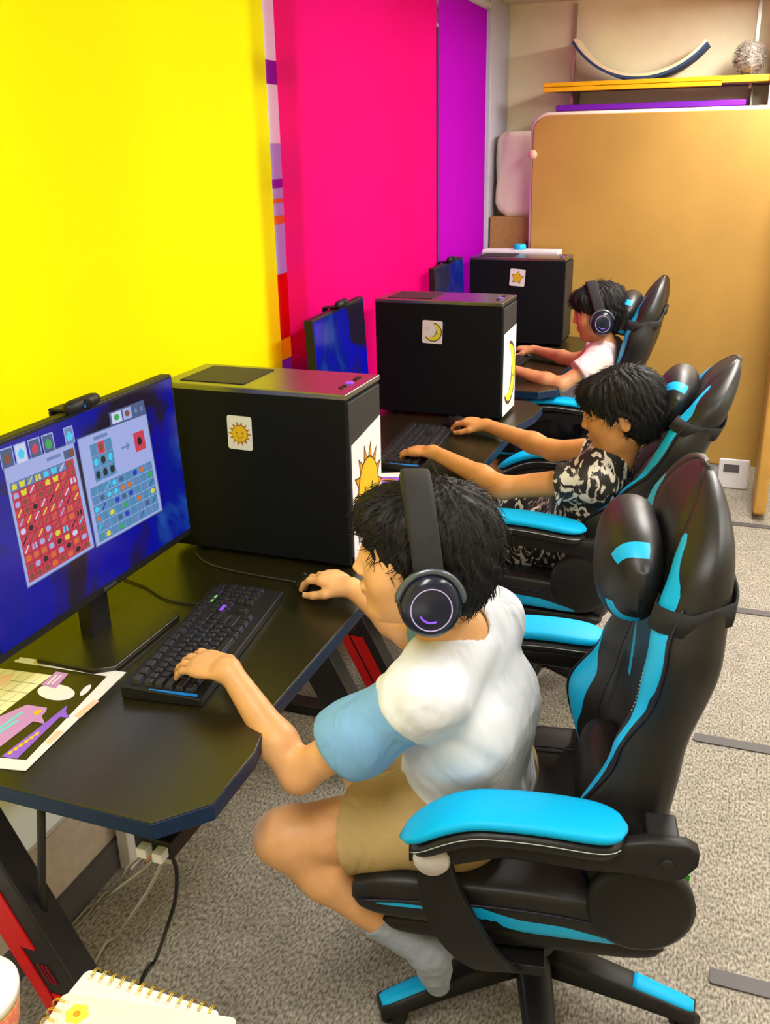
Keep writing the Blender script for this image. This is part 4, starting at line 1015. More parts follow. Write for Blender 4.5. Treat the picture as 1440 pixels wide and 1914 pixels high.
# ================================================================== people: implicit surfaces joined smoothly, then meshed
class SDF:
    def __init__(s, lo, hi, h):
        s.h = h; s.lo = np.array(lo, np.float32); s.n = np.ceil((np.array(hi)-np.array(lo))/h).astype(int)+1
        s.F = np.full(tuple(s.n), 1.0, np.float32)
    def sl(s, lo, hi):
        a = np.maximum(0, np.floor((np.array(lo)-s.lo)/s.h).astype(int)); b = np.minimum(s.n, np.ceil((np.array(hi)-s.lo)/s.h).astype(int)+1)
        if np.any(b <= a): return None
        g = [(s.lo[i]+s.h*np.arange(a[i], b[i])).astype(np.float32) for i in range(3)]
        return (slice(a[0], b[0]), slice(a[1], b[1]), slice(a[2], b[2])), g[0][:, None, None], g[1][None, :, None], g[2][None, None, :]
    def put(s, w, d, k, sub=False):
        f = s.F[w]
        if sub: d = -d; h = np.clip(.5+.5*(d-f)/k, 0, 1) if k else (d > f); s.F[w] = (f*(1-h)+d*h+k*h*(1-h)) if k else np.maximum(f, d)
        elif k > 0: h = np.clip(.5+.5*(f-d)/k, 0, 1); s.F[w] = f*(1-h)+d*h-k*h*(1-h)
        else: s.F[w] = np.minimum(f, d)
    def cap(s, a, b, ra, rb, k=.02, sub=False):
        a = np.array(a, np.float32); b = np.array(b, np.float32); m = max(ra, rb)+k+3*s.h
        q = s.sl(np.minimum(a, b)-m, np.maximum(a, b)+m)
        if q is None: return s
        w, X, Y, Z_ = q; v = b-a; L2 = float(v@v)+1e-9
        t = np.clip(((X-a[0])*v[0]+(Y-a[1])*v[1]+(Z_-a[2])*v[2])/L2, 0, 1)
        d = np.sqrt((X-a[0]-t*v[0])**2+(Y-a[1]-t*v[1])**2+(Z_-a[2]-t*v[2])**2)-(ra+(rb-ra)*t)
        s.put(w, d, k, sub); return s
    def ell(s, c, R, r_, k=.02, sub=False):
        """R rows are the ellipsoid's own axes in world space"""
        c = np.array(c, np.float32); R = np.array(R, np.float32); r_ = np.array(r_, np.float32); m = float(r_.max())+k+3*s.h
        q = s.sl(c-m, c+m)
        if q is None: return s
        w, X, Y, Z_ = q; X = X-c[0]; Y = Y-c[1]; Z_ = Z_-c[2]
        P = [X*R[i, 0]+Y*R[i, 1]+Z_*R[i, 2] for i in range(3)]
        k0 = np.sqrt(sum((P[i]/r_[i])**2 for i in range(3))); k1 = np.sqrt(sum((P[i]/r_[i]**2)**2 for i in range(3)))+1e-6
        s.put(w, k0*(k0-1)/k1, k, sub); return s
    def plane(s, p, n, keep_below=True, k=0):
        p = np.array(p); n = _nrm(n); q = s.sl(s.lo, s.lo+s.h*s.n); w, X, Y, Z_ = q
        d = (X-p[0])*n[0]+(Y-p[1])*n[1]+(Z_-p[2])*n[2]
        s.F = np.maximum(s.F, d if keep_below else -d).astype(np.float32); return s
    def disp(s, fn):
        q = s.sl(s.lo, s.lo+s.h*s.n); w, X, Y, Z_ = q; s.F = (s.F+fn(X, Y, Z_)).astype(np.float32); return s
    def mesh(s, name, m, parent=None, inv=None, attr=None, smooth=1):
        F = s.F; n = s.n; S = F < 0
        S[0] = S[-1] = False; S[:, 0] = S[:, -1] = False; S[:, :, 0] = S[:, :, -1] = False; F = np.where(S, F, np.maximum(F, 1e-5))
        c = np.zeros(tuple(n-1), np.uint8)
        offs = [(i, j, k) for i in (0, 1) for j in (0, 1) for k in (0, 1)]
        for (i, j, k) in offs: c += S[i:n[0]-1+i, j:n[1]-1+j, k:n[2]-1+k]
        idx = np.argwhere((c > 0) & (c < 8)); V = {o: F[idx[:, 0]+o[0], idx[:, 1]+o[1], idx[:, 2]+o[2]] for o in offs}
        acc = np.zeros((len(idx), 3)); cnt = np.zeros(len(idx))
        for a in offs:
            for ax in range(3):
                if a[ax]: continue
                b = list(a); b[ax] = 1; b = tuple(b); va, vb = V[a], V[b]; cr = (va < 0) != (vb < 0); t = np.where(cr, va/np.where(cr, va-vb, 1), 0)
                p = np.zeros((len(idx), 3)); p[:] = a; p[:, ax] += t; acc[cr] += p[cr]; cnt[cr] += 1
        pos = s.lo+s.h*(idx+acc/cnt[:, None]); vid = np.full(tuple(n-1), -1, np.int32); vid[idx[:, 0], idx[:, 1], idx[:, 2]] = np.arange(len(idx))
        fs = []
        for ax in range(3):
            b, c2 = (ax+1) % 3, (ax+2) % 3
            sa = [slice(0, n[i]) for i in range(3)]; sb = list(sa); sa[ax] = slice(0, n[ax]-1); sb[ax] = slice(1, n[ax])
            e = np.argwhere(S[tuple(sa)] != S[tuple(sb)]); ins = S[e[:, 0], e[:, 1], e[:, 2]]
            q = []
            for (db, dc) in ((0, 0), (-1, 0), (-1, -1), (0, -1)):
                z = e.copy(); z[:, b] += db; z[:, c2] += dc; q.append(vid[z[:, 0], z[:, 1], z[:, 2]])
            q = np.stack(q, 1); q[~ins] = q[~ins][:, ::-1]; fs.append(q)
        fs = np.concatenate(fs); fs = fs[(fs >= 0).all(1)]
        # light smoothing
        for _ in range(smooth):
            A = np.zeros_like(pos); K = np.zeros(len(pos))
            for i in range(4):
                j = (i+1) % 4
                for d in range(3): A[:, d] += np.bincount(fs[:, i], pos[fs[:, j], d], len(pos))+np.bincount(fs[:, j], pos[fs[:, i], d], len(pos))
                K += np.bincount(fs[:, i], minlength=len(pos))+np.bincount(fs[:, j], minlength=len(pos))
            pos = .5*pos+.5*A/np.maximum(K, 1)[:, None]
        me = bpy.data.meshes.new(name); me.vertices.add(len(pos)); me.vertices.foreach_set('co', pos.astype(np.float32).ravel())
        me.loops.add(len(fs)*4); me.loops.foreach_set('vertex_index', fs.astype(np.int32).ravel()); me.polygons.add(len(fs)); me.polygons.foreach_set('loop_start', np.arange(0, len(fs)*4, 4, dtype=np.int32))
        me.polygons.foreach_set('use_smooth', np.ones(len(fs), bool)); me.materials.append(M[m] if isinstance(m, str) else m); me.update(calc_edges=True); me.validate()
        o = bpy.data.objects.new(name, me); COL.objects.link(o)
        if parent: o.parent = parent; o.matrix_parent_inverse = parent.matrix_world.inverted()
        return o
def A_(v): return np.array(v, float)
def frame(fwd, up):
    f = _nrm(fwd); l = _nrm(np.cross(up, f)); u = np.cross(f, l); return f, l, u
I3 = np.eye(3)
def hand(s, wrist, d, pn, thumb, L, curl=(14, 30, 22), spread=4, k=.006, grip=False):
    """d: direction wrist->fingers, pn: back-of-hand normal, thumb: +1/-1 side of 'side' vector the thumb leaves from"""
    d = _nrm(d); pn = _nrm(A_(pn)-d*np.dot(pn, d)); sd = np.cross(pn, d)*thumb   # towards the thumb
    w = A_(wrist); R = [d, sd, pn]; c = L/.150
    s.ell(w+d*.042*c, R, (.046*c, .033*c, .0135*c), .014); s.ell(w+d*.062*c-pn*.001, R, (.024*c, .034*c, .0115*c), .010)
    s.ell(w+d*.008*c, R, (.022*c, .022*c, .016*c), .015)
    tips = []
    fl = [(.026, .068, .150*.43), (.009, .073, .150*.475), (-.009, .071, .150*.44), (-.0255, .064, .150*.35)]
    for i, (o, b0, l_) in enumerate(fl):
        base = w+d*b0*c+sd*o*c; a = math.radians(spread*(1.2-i)*1.0); dr = d*math.cos(a)+sd*math.sin(a); r0 = (.0080 if i < 3 else .0070)*c
        p = base; ang = 0; seg = [l_*.47*c, l_*.30*c, l_*.26*c]
        s.cap(w+d*.040*c+sd*o*.85*c, base, .009*c, r0*1.05, .008)
        for q in range(3):
            ang += math.radians(curl[q]*(1+.10*i if grip else 1+.05*i)); v = dr*math.cos(ang)-pn*math.sin(ang)+(pn*.0)
            if q == 0: v = _nrm(v+pn*.10)
            p2 = p+v*seg[q]; s.cap(p, p2, r0*(1-.09*q), r0*(.93-.09*q), .0035); p = p2
        tips.append((p, v, r0))
    # thumb
    b0 = w+d*.022*c+sd*.018*c-pn*.006*c; b1 = b0+(d*.55+sd*.62-pn*.25)*.036*c; b2 = b1+_nrm(d*.85+sd*.35-pn*.32)*.027*c; b3 = b2+_nrm(d*.95+sd*.10-pn*.30)*.022*c
    s.cap(b0, b1, .014*c, .0105*c, .012); s.cap(b1, b2, .0098*c, .0088*c, .005); s.cap(b2, b3, .0088*c, .0070*c, .004)
    tips.append((b3, _nrm(b3-b2), .0078*c)); return tips
def head(s, c, f, up, k=.02, sc=1.0):
    f, l, u = frame(f, up); R = [f, l, u]
    def P(a, b, d): return A_(c)+(f*a+l*b+u*d)*sc
    def E(p, r_, kk=.02, sub=False): s.ell(P(*p), R, [x*sc for x in r_], kk, sub)
    E((-.010, 0, .030), (.096, .078, .082)); E((.030, 0, -.005), (.062, .064, .085), .03); E((.035, 0, -.055), (.048, .050, .048), .03)
    E((.062, 0, -.088), (.022, .022, .017), .022)          # chin
    for sg in (-1, 1):
        E((.056, sg*.034, -.022), (.026, .025, .026), .022)  # cheek
        E((.090, sg*.030, .016), (.018, .016, .012), .010, True)  # eye socket
        E((.074, sg*.030, .014), (.017, .016, .013), .004)   # lid mound
        E((-.010, sg*.077, -.012), (.016, .006, .026), .006); E((-.006, sg*.083, -.012), (.008, .0035, .016), .004, True)   # ear
        s.cap(P(.082, sg*.014, .034), P(.074, sg*.045, .034), .006*sc, .004*sc, .010)   # brow ridge
    s.cap(P(.088, 0, .014), P(.101, 0, -.016), .006*sc, .0085*sc, .012)                  # nose
    for sg in (-1, 1): E((.094, sg*.010, -.020), (.009, .007, .006), .005)
    E((.086, 0, -.046), (.013, .022, .005), .005); E((.084, 0, -.055), (.013, .019, .006), .004)
    E((.101, 0, -.0505), (.010, .026, .0012), .003, True)
    return P, R
def folds(A, f1, f2, dirv=(0, 0, 1)):
    dx, dy, dz = _nrm(dirv)
    def fn(X, Y, Z_):
        t = X*dx+Y*dy+Z_*dz
        return A*(np.sin(f1*t+2.2*np.sin(f2*X+1.7)+2.0*np.sin(f2*Y*1.3+.6)+1.4*np.sin(f2*.8*Z_))*.6+np.sin(f1*.53*(X-Y*.7+Z_*.8)+2.4*np.sin(f2*1.2*Z_+f2*X))*.5)
    return fn
def hair_mesh(t, P, R, sc, cen, seed, h=.0035, back=1.0, fringe=.03):
    c = A_(P(0, 0, 0)); s = SDF(c-.16, c+.16, h)
    def E(p, r_, kk=.015, sub=False): s.ell(P(*p), R, [x*sc for x in r_], kk, sub)
    E((-.014, 0, .040), (.110, .090, .088)); E((-.045, 0, .0), (.078, .083, .085), .02); E((-.055, 0, -.045), (.045, .058, .045), .02)
    E((.055, 0, .070), (.052, .070, .038), .02)
    E((.115, 0, -.045), (.085, .078, .088), .008, True)     # face opening
    for sg in (-1, 1): E((.000, sg*.10, -.022), (.026, .03, .036), .006, True); s.cap(P(.030, sg*.078, .03), P(.026, sg*.077, -.012), .008*sc, .004*sc, .008)
    f, l, u = [A_(x) for x in R]; w = A_(P(-.02, 0, .11))
    def fn(X, Y, Z_):
        x = (X-w[0]); y = (Y-w[1]); z = (Z_-w[2]); a = np.arctan2(x*l[0]+y*l[1]+z*l[2], x*f[0]+y*f[1]+z*f[2]); v = x*u[0]+y*u[1]+z*u[2]
        return -.0022*np.sin(24*a+9*v*10+3*np.sin(5*a+seed)+2*np.sin(60*v))-.0016*np.sin(53*a+seed+70*v)
    s.disp(fn); o = s.mesh('hair', 'hair', t, smooth=0)
    # short strands lying over the cap
    rng = random.Random(seed); me = o.data; mb = MB(); n = len(me.vertices); crown = Vector(P(-.045, .01, .125)); dn = Vector(-A_(R[2]))
    for _ in range(1500):
        v = me.vertices[rng.randrange(n)]; p = v.co.copy(); nn = v.normal.copy(); d = (p-crown); d = d-nn*d.dot(nn)
        if d.length < 1e-4: continue
        d.normalize(); d += Vector((rng.uniform(-.35, .35), rng.uniform(-.35, .35), rng.uniform(-.35, .35)))
        d = (d-nn*d.dot(nn)).normalized(); L_ = rng.uniform(.014, .030)
        mb.tube([p-nn*.001, p+d*L_*.5+nn*.0032, p+d*L_+nn*rng.uniform(.0, .004)], [.0008, .0007, .0002], n=3, caps=False)
    so_ = mb.build('hair_strands', 'hairstrand', o); so_.matrix_parent_inverse = o.matrix_world.inverted()
    return o
def face_bits(t, P, R, sc):
    f, l, u = [Vector(x) for x in R]; T0 = Matrix((( *[f[0], l[0], u[0]], 0), (*[f[1], l[1], u[1]], 0), (*[f[2], l[2], u[2]], 0), (0, 0, 0, 1)))
    def at(p): T = T0.copy(); T.translation = Vector(P(*p)); return T
    for sg in (-1, 1):
        T = at((.0765, sg*.030, .0135))
        b = MB(); b.lathe([(.0001, -.012*sc), (.0085*sc, -.0085*sc), (.012*sc, 0), (.0085*sc, .0085*sc), (.0001, .012*sc)], T=T @ Matrix.Scale(.62, 4, (0, 0, 1)) @ Matrix.Translation((.0025, 0, 0)), n=20)
        e = b.build('eye', 'eyewhite', t); e.matrix_parent_inverse = t.matrix_world.inverted()
        MB().lathe([(.0001, -.0005), (.0048*sc, 0), (.0001, .0012)], T=at((.0895, sg*.030, .0125)) @ Matrix.Rotation(PI/2, 4, 'Y'), n=16).build('iris', 'iris', e)
        b = MB(); b.tube([Vector(P(.092, sg*.018, .030)), Vector(P(.0925, sg*.030, .0335)), Vector(P(.084, sg*.044, .030))], [.0016*sc, .0024*sc, .0012*sc], n=6)
        x = b.build('eyebrow', 'hair', t); x.matrix_parent_inverse = t.matrix_world.inverted()
    b = MB(); b.tube([Vector(P(.091, y*sc, -.0535-.0*abs(y))) for y in (-.016, -.008, 0, .008, .016)], [.001, .003*sc, .0036*sc, .003*sc, .001], n=8)
    x = b.build('lips', 'lip', t); x.matrix_parent_inverse = t.matrix_world.inverted()
def headset(P, R, sc, label, grp='headsets worn by the boys'):
    f, l, u = [Vector(x) for x in R]; c = Vector(P(-.004, 0, -.005))
    t = thing('headset', label, 'headset', tuple(c), 0, grp)
    Rm = Matrix(((f[0], l[0], u[0]), (f[1], l[1], u[1]), (f[2], l[2], u[2]))).to_4x4()
    # headband: loop over the top, tilted slightly forward
    def band(w, th, r_add, a0, a1, n=40):
        rings = []
        for i in range(n+1):
            a = a0+(a1-a0)*i/n; ry, rz = .101+r_add, .136+r_add
            y, z = ry*math.cos(a), rz*math.sin(a)-.005; ny, nz = math.cos(a)/ry, math.sin(a)/rz; q = math.hypot(ny, nz); ny /= q; nz /= q
            xo = .018*math.sin(a)
            rings.append([Rm @ Vector(((xo+cx*w)*sc, (y+ny*cz*th)*sc, (z+nz*cz*th)*sc)) for cx, cz in ((-1, -.6), (-.7, -1), (.7, -1), (1, -.6), (1, .6), (.7, 1), (-.7, 1), (-1, .6))])
        return MB().loft(rings)
    band(.021, .0035, .004, .22, PI-.22).build('headband', 'navy', t)
    band(.0225, .008, -.006, .55, PI-.55).build('band_cushion', 'leather', t)
    for sg in (-1, 1):
        T = Rm @ Matrix.Translation((0, sg*.090*sc, -.024)) @ Matrix.Rotation(-sg*PI/2, 4, 'X') @ Matrix.Scale(1.12, 4, (0, 1, 0))
        cu = MB().lathe([(.028*sc, -.012), (.040*sc, -.012), (.046*sc, -.004), (.044*sc, .006), (.030*sc, .008)], T=T, n=36).build('ear_cushion', 'leather', t)
        cp = MB().lathe([(.001, .004), (.041*sc, .005), (.044*sc, .012), (.040*sc, .024), (.031*sc, .029), (.001, .030)], T=T, n=36).build('ear_cup', 'gloss', t)
        r_ = MB()
        r_.tube([T @ Vector((.0285*sc*math.cos(a), .0285*sc*math.sin(a), .0298)) for a in [2*PI*i/40 for i in range(41)]], .0009, n=6, caps=False); r_.build('light_ring', 'ringwhite', cp)
        g = MB(); g.tube([T @ Vector((.017*sc*math.cos(a), .017*sc*math.sin(a), .0305)) for a in [.5+1.5*i/14 for i in range(15)]], .0016, n=6); g.build('purple_light', 'keypurple', cp)
        y = MB(); rings = [T @ Vector((.047*sc*math.cos(a), .047*sc*math.sin(a), .015)) for a in [(-PI*.02)+(PI*1.04)*i/20 for i in range(21)]]
        rings = [T @ Vector((.0465*sc*math.cos(a), -.0465*sc*math.sin(a), .014)) for a in [PI*.97-(PI*.94)*i/20+0 for i in range(21)]]
        y.tube(rings, [.003]+[.0055]*19+[.003], n=8); y.build('yoke', 'yokegrey', t)
    return t
M['gloss'] = mat('dark_blue_black_plastic', (.008, .012, .03), .22); M['ringwhite'] = glow('ring_light', (.75, .55, .85), .8); M['yokegrey'] = mat('grey_metal_yoke', (.12, .14, .17), .3, metal=.6)

def person(label, J, cloth, head_f, head_up, sc=1.0, hd=1.0, h=.0035, hands=None, seed=1, skin='skin'):
    """J: joints in metres"""
    base = Vector((J['hipL'][0]*.5+J['hipR'][0]*.5, J['hipL'][1]*.5+J['hipR'][1]*.5, 0))
    t = thing('person', label, 'person', tuple(base), 0); bpy.context.view_layer.update()
    J = {k: A_(v) for k, v in J.items()}
    pts = np.array([v for k, v in J.items()]+[J['head']+.16, J['head']-.14]); lo, hi = pts.min(0)-.13, pts.max(0)+.13
    lat = _nrm(J['shL']-J['shR']); hlat = _nrm(J['hipL']-J['hipR']); hc = (J['hipL']+J['hipR'])/2; sc_ = (J['shL']+J['shR'])/2
    def torso(s, g=0, k=.05, low=True):
        s.cap(J['hipL']*.85+hc*.15, J['hipR']*.85+hc*.15, .078*sc+g, .078*sc+g, k)
        m = hc*.5+J['chest']*.5
        for sg in (1, -1):
            s.cap(hc+hlat*sg*.045*sc, m+lat*sg*.042*sc, .074*sc+g, .068*sc+g, k); s.cap(m+lat*sg*.042*sc, J['chest']+lat*sg*.050*sc, .068*sc+g, .078*sc+g, k)
            s.cap(J['chest']+lat*sg*.050*sc, sc_*.8+J['neck']*.2+lat*sg*.055*sc-A_((0, 0, .035)), .078*sc+g, .052*sc+g, k)
        s.cap(J['shL']*.9+sc_*.1, J['shR']*.9+sc_*.1, .040*sc+g, .040*sc+g, k)
        for q in ('shL', 'shR'): s.cap(J['neck']*.75+J[q]*.25, J[q], .034*sc+g, .040*sc+g, .04)
    s = SDF(lo, hi, h); torso(s)
    f, l, u = frame(head_f, head_up)
    s.cap(J['neck']-u*.03, J['head']-u*.06*hd-f*.012, .050*sc, .045*sc, .035)
    P, R = head(s, J['head'], head_f, head_up, sc=hd)
    tips = {}
    for q in 'LR':
        s.cap(J['sh'+q], J['el'+q], .040*sc, .031*sc, .035); mid = J['el'+q]*.70+J['wr'+q]*.30
        s.cap(J['el'+q], mid, .0315*sc, .0325*sc, .02); s.cap(mid, J['wr'+q], .0325*sc, .0205*sc, .02)
        if hands and q in hands: H = hands[q]; tips[q] = hand(s, J['wr'+q], H['d'], H['n'], H['t'], H.get('L', .148), H.get('curl', (14, 30, 22)), H.get('spread', 4), grip=H.get('grip', False))
        s.cap(J['hip'+q], J['kn'+q]*.9+J['hip'+q]*.1, .076*sc, .052*sc, .04); s.cap(J['kn'+q]*.95+J['hip'+q]*.05, J['kn'+q], .051*sc, .049*sc, .02)
        cf = J['kn'+q]*.70+J['an'+q]*.30; s.cap(J['kn'+q], cf, .047*sc, .049*sc, .02); s.cap(cf, J['an'+q], .049*sc, .030*sc, .02)
        fd = _nrm(J['to'+q]-J['an'+q]); s.cap(J['an'+q], J['to'+q]*.5+J['an'+q]*.5, .030*sc, .027*sc, .02); s.cap(J['to'+q]*.5+J['an'+q]*.5, J['to'+q], .028*sc, .020*sc, .015)
        s.cap(J['an'+q], J['an'+q]-fd*.028-A_((0, 0, .012)), .028*sc, .022*sc, .02)
    body = s.mesh('body', skin, t)
    for q, tt in tips.items():
        for (p, v, r0) in tt:
            n_ = _nrm(A_(hands[q]['n'])-v*np.dot(hands[q]['n'], v)); a = _nrm(np.cross(n_, v)); b = MB()
            cc = Vector(p+n_*(r0*.80)-v*r0*.15); rings = []
            b.add([cc+Vector(a)*r0*.55*math.cos(w)+Vector(v)*r0*.70*math.sin(w)+Vector(n_)*(.0006-.0012*abs(math.cos(w))**2) for w in [2*PI*i/12 for i in range(12)]]+[cc+Vector(n_)*.0009], [(i, (i+1) % 12, 12) for i in range(12)], 0, True)
            x = b.build('fingernail', 'nail', body); x.matrix_parent_inverse = body.matrix_world.inverted()
    face_bits(t, P, R, hd); hair_mesh(t, P, R, hd, J['head'], seed)
    # ---- shirt
    s = SDF(np.minimum(lo, hi), hi, max(h, .004)); torso(s, .013)
    belly = hc*.55+J['chest']*.45; fw = A_(frame(np.cross(hlat, (0, 0, 1)), (0, 0, 1))[0]); fw = fw*np.sign(np.dot(fw, (-1, 0, 0)))
    s.cap(hc+fw*.025+hlat*.05*sc, belly+fw*.02, .085*sc, .075*sc, .05); s.cap(hc+fw*.025-hlat*.05*sc, belly+fw*.02, .085*sc, .075*sc, .05)
    slv = cloth.get('sleeve')
    armend = {q: J['sh'+q]+(J['el'+q]-J['sh'+q])*cloth.get('slen', .55) for q in 'LR'}
    ax = {q: _nrm(J['el'+q]-J['sh'+q]) for q in 'LR'}
    def sleeve(S_, q, k=.02): S_.cap(J['sh'+q]-ax[q]*.01, armend[q]+ax[q]*.05, .052*sc, cloth.get('hemr', .070)*sc, k)
    g0 = s
    for q in 'LR':
        pe = armend[q] if not slv else J['sh'+q]+ax[q]*.030; ss = SDF(np.minimum(lo, hi), hi, max(h, .004))
        if slv: ss.cap(J['sh'+q]-ax[q]*.02, J['sh'+q]+ax[q]*.05, .046*sc, .057*sc, .01)
        else: sleeve(ss, q, .01)
        ss.F += (0); q_ = ss.sl(ss.lo, ss.lo+ss.h*ss.n); w_, X, Y, Z_ = q_
        ss.disp(folds(cloth.get('fa', .0035), 62, 17, (.3, .2, 1)))
        ss.F = np.maximum(ss.F, (X-pe[0])*ax[q][0]+(Y-pe[1])*ax[q][1]+(Z_-pe[2])*ax[q][2])
        k = .03; hh = np.clip(.5+.5*(s.F-ss.F)/k, 0, 1); s.F = (s.F*(1-hh)+ss.F*hh-k*hh*(1-hh)).astype(np.float32)
    s.disp(folds(cloth.get('fa', .0035), 48, 15, (.25, .5, 1)))
    s.disp(folds(.0016, 110, 31, (.8, .1, .5)))
    nd = _nrm(J['head']-u*.06-J['neck']); s.cap(J['neck']+nd*.012, J['neck']+nd*.20, .0525*sc, .062*sc, .004, True)
    hem = hc+_nrm(J['chest']-hc)*cloth.get('hem', -.045); s.plane(hem, -_nrm(_nrm(J['chest']-hc)*1.0-fw*cloth.get('hemtilt', .25)))
    sh = s.mesh('shirt', cloth['shirt'], t, smooth=1)
    b = MB(); rr_ = []
    if slv:
        for q in 'LR':
            lo2 = np.minimum(J['sh'+q], J['el'+q])-.13; hi2 = np.maximum(J['sh'+q], J['el'+q])+.13
            s2 = SDF(lo2, hi2, .0035); s2.cap(J['sh'+q]+ax[q]*.008, armend[q]+ax[q]*.06, .055*sc, cloth.get('hemr', .070)*sc*1.06, .01)
            s2.disp(folds(.0045, 60, 18, (.2, .8, .5))); s2.plane(armend[q], ax[q]); s2.plane(J['sh'+q]+ax[q]*.022, ax[q], False)
            s2.cap(J['sh'+q], J['sh'+q], .001, .001, 0)
            tmp = s2.F.copy(); s3 = SDF(lo2, hi2, .0035); s3.cap(armend[q]-ax[q]*.05, armend[q]+ax[q]*.08, .045*sc, cloth.get('hemr', .070)*sc*1.02, 0); s2.F = np.maximum(tmp, -s3.F)
            so_ = s2.mesh('sleeve', slv, t, smooth=1)
            tag(so_, 'light blue sleeve' if slv == 'sleeveblue' else 'coloured sleeve')
    # ---- shorts
    s = SDF(lo, hi, max(h, .004)); tl = cloth.get('leglen', .5)
    s.cap(J['hipL']*.85+hc*.15, J['hipR']*.85+hc*.15, .088*sc, .088*sc, .04); s.cap(hc+fw*.03, hc*.7+J['chest']*.3+fw*.02, .095*sc, .085*sc, .05)
    for q in 'LR':
        e = J['hip'+q]+(J['kn'+q]-J['hip'+q])*tl; d = _nrm(J['kn'+q]-J['hip'+q]); s.cap(J['hip'+q], e+d*.04, .094*sc, .076*sc, .05)
    s.disp(folds(.0032, 70, 21, (.9, .1, .3)))
    e = (J['hipL']+J['hipR'])/2+((J['knL']+J['knR'])/2-hc)*tl; s.plane(e, _nrm((J['knL']+J['knR'])/2-hc)); s.plane(hc*.42+J['chest']*.58, _nrm(J['chest']-hc))
    s.mesh('shorts', cloth['shorts'], t)
    for q in 'LR':
        if cloth.get('sock'):
            s = SDF(np.minimum(J['an'+q], J['to'+q])-.16, np.maximum(J['an'+q], J['to'+q])+.22, .0035); up = _nrm(J['kn'+q]-J['an'+q]); fd = _nrm(J['to'+q]-J['an'+q])
            s.cap(J['an'+q], J['an'+q]+up*.15, .034*sc, .046*sc, .02); s.cap(J['an'+q], J['to'+q]*.5+J['an'+q]*.5, .034*sc, .031*sc, .02); s.cap(J['to'+q]*.5+J['an'+q]*.5, J['to'+q], .032*sc, .025*sc, .015)
            s.cap(J['an'+q], J['an'+q]-fd*.028-A_((0, 0, .012)), .033*sc, .027*sc, .02); s.plane(J['an'+q]+up*.13, up); s.disp(folds(.0012, 200, 40)); s.mesh('sock', cloth['sock'], t)
    return t, P, R
M['skin2'] = mat('tanned_skin', (.60, .27, .085), .48, sss=.2, var=.06, vscale=40); M['skin3'] = mat('warm_skin', (.62, .29, .13), .48, sss=.2, var=.06, vscale=40)
M['nail'] = mat('fingernail', (.88, .55, .40), .3)
# ---- the boy in front
J1 = dict(hipL=(-.385, 1.335, .545), hipR=(-.365, 1.480, .545), chest=(-.365, 1.365, .745), neck=(-.375, 1.325, .915), head=(-.420, 1.270, 1.064),
          shL=(-.405, 1.205, .855), shR=(-.360, 1.450, .880), elL=(-.612, 1.185, .680), wrL=(-.762, 1.240, .818), elR=(-.560, 1.610, .735), wrR=(-.705, 1.660, .792),
          knL=(-.675, 1.225, .500), anL=(-.418, 1.300, .245), toL=(-.415, 1.335, .135), knR=(-.690, 1.545, .500), anR=(-.520, 1.600, .170), toR=(-.560, 1.600, .065))
p1, P1, R1 = person('boy in white T-shirt with light blue sleeves and khaki shorts, left hand on keyboard', J1,
    dict(shirt='tee', sleeve='sleeveblue', slen=.62, hemr=.068, shorts='khaki', leglen=.62, sock='sock', fa=.0028, hem=-.05), (-.92, -.38, .03), (0, 0, 1), sc=.98, hd=.99, h=.003,
    hands=dict(L=dict(d=(-.96, .26, -.10), n=(-.10, -.12, 1), t=-1, curl=(10, 20, 14), L=.150), R=dict(d=(-.95, .28, .12), n=(.0, .0, 1), t=1, curl=(22, 26, 20), L=.148, grip=True)), seed=3)
headset(P1, R1, 1.04, 'black headset with glowing purple ring worn by the boy in white')
J2 = dict(hipL=(-.440, 2.650, .545), hipR=(-.440, 2.800, .545), chest=(-.355, 2.670, .700), neck=(-.300, 2.650, .840), head=(-.285, 2.605, .960),
          shL=(-.345, 2.520, .785), shR=(-.310, 2.790, .800), elL=(-.585, 2.500, .745), wrL=(-.825, 2.600, .800), elR=(-.510, 2.860, .755), wrR=(-.755, 2.965, .790),
          knL=(-.790, 2.600, .520), anL=(-.880, 2.500, .095), toL=(-.975, 2.480, .035), knR=(-.780, 2.900, .520), anR=(-.80, 2.95, .100), toR=(-.90, 2.96, .04))
p2, P2, R2 = person('boy in black and white marbled clothes lounging back in the middle chair', J2,
    dict(shirt='marble', slen=.38, hemr=.066, shorts='marble', leglen=.75, fa=.0040, hem=-.08), (-.93, -.12, -.22), (-.22, 0, 1), sc=1.0, hd=1.02, h=.004,
    hands=dict(L=dict(d=(-.95, .20, -.10), n=(0, 0, 1), t=-1, curl=(16, 28, 20), L=.155), R=dict(d=(-.96, .25, .05), n=(0, 0, 1), t=1, curl=(22, 28, 20), L=.155, grip=True)), seed=8, skin='skin2')
J3 = dict(hipL=(-.620, 3.960, .545), hipR=(-.620, 4.110, .545), chest=(-.550, 3.990, .740), neck=(-.520, 3.970, .885), head=(-.550, 3.955, 1.012),
          shL=(-.530, 3.850, .830), shR=(-.520, 4.100, .840), elL=(-.655, 3.770, .750), wrL=(-.865, 3.815, .790), elR=(-.665, 4.130, .775), wrR=(-.865, 4.225, .795),
          knL=(-.960, 3.90, .520), anL=(-.96, 3.88, .100), toL=(-1.06, 3.88, .04), knR=(-.960, 4.16, .52), anR=(-.96, 4.2, .10), toR=(-1.06, 4.2, .04))
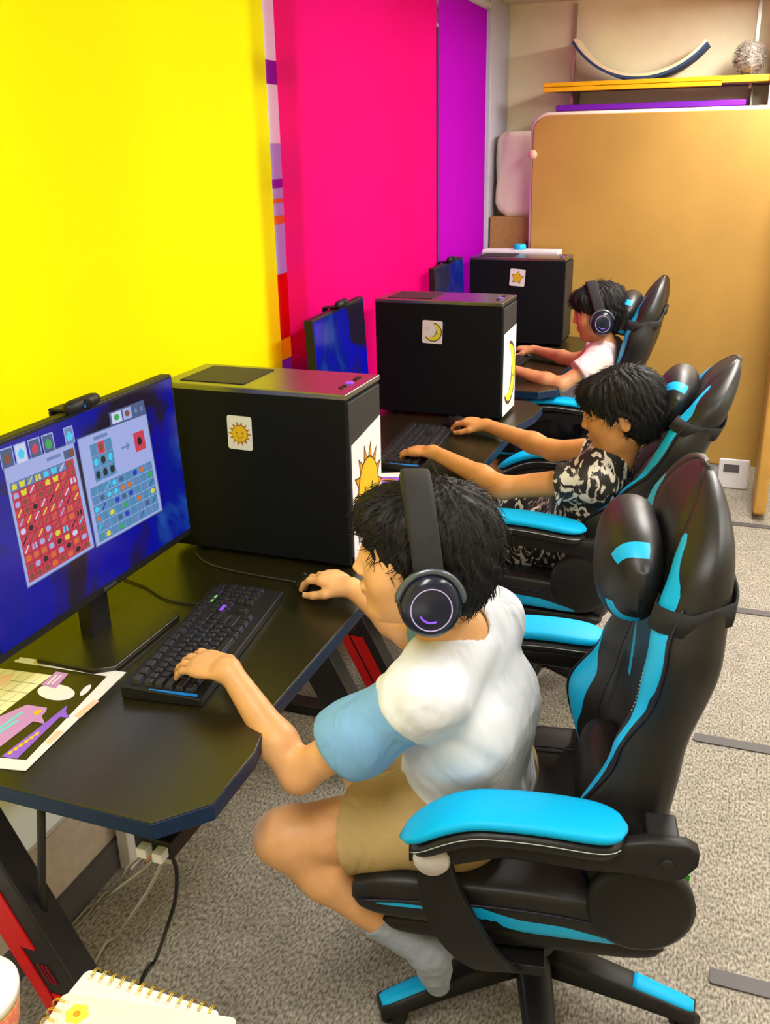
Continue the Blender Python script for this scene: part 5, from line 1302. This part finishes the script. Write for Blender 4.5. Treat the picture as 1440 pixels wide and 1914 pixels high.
p3, P3, R3 = person('boy in pale pink T-shirt sitting at the farthest desk beside the star tower', J3,
    dict(shirt='pinktee', slen=.50, hemr=.062, shorts='navy', leglen=.8, fa=.003, hem=-.05), (-.95, -.22, -.18), (-.15, 0, 1), sc=.94, hd=.98, h=.0045,
    hands=dict(L=dict(d=(-.97, .1, -.1), n=(0, 0, 1), t=-1, L=.14), R=dict(d=(-.97, .2, .0), n=(0, 0, 1), t=1, curl=(22, 28, 20), L=.14, grip=True)), seed=5, skin='skin3')
headset(P3, R3, 1.0, 'black headset worn by the boy in pale pink')
# ================================================================== light
wd = bpy.data.worlds.new('daylight'); C.world = wd; wd.use_nodes = True
bg = wd.node_tree.nodes['Background']; bg.inputs[0].default_value = (.93, .96, 1, 1); bg.inputs[1].default_value = 1.95
def area(name, loc, sx, sy, e, col=(1, .95, .89), rot=(0, 0, 0)):
    l = bpy.data.lights.new(name, 'AREA'); l.shape = 'RECTANGLE'; l.size = sx; l.size_y = sy; l.energy = e; l.color = col
    o = bpy.data.objects.new(name, l); COL.objects.link(o); o.location = loc; o.rotation_euler = rot; return o
def lamp(x, y, label, e=34):
    t = thing('ceiling_lamp', label, 'lamp', (x, y, 2.285), 0, 'ceiling light panels')
    MB().box(-.16, .16, -.62, .62, .012, .044).build('housing', 'white', t, .003)
    MB().box(-.14, .14, -.60, .60, .004, .012).build('diffuser', M['lampglow'], t)
    area('ceiling_light', (x, y, 2.28), .26, 1.15, e)
M['lampglow'] = glow('lamp_diffuser', (1, .95, .88), 6)
lamp(-.35, .15, 'added unseen light panel brightening the floor and desk front, above the bottom table', 25); lamp(.80, 1.5, 'ceiling light panel right of the nearest chair', 19)  # first panel is added to light the floor and desk front
lamp(.25, 3.1, 'ceiling light panel above the middle chair', 40); lamp(.15, 4.55, 'ceiling light panel by the tan partition and shelf', 42); lamp(1.9, 2.6, 'ceiling light panel over the far right of the room', 22)
p = area('window_portal', (-1.65, 2.33, 1.27), 5.3, 2.05, 1, rot=(0, -PI/2, 0)); p.data.cycles.is_portal = True
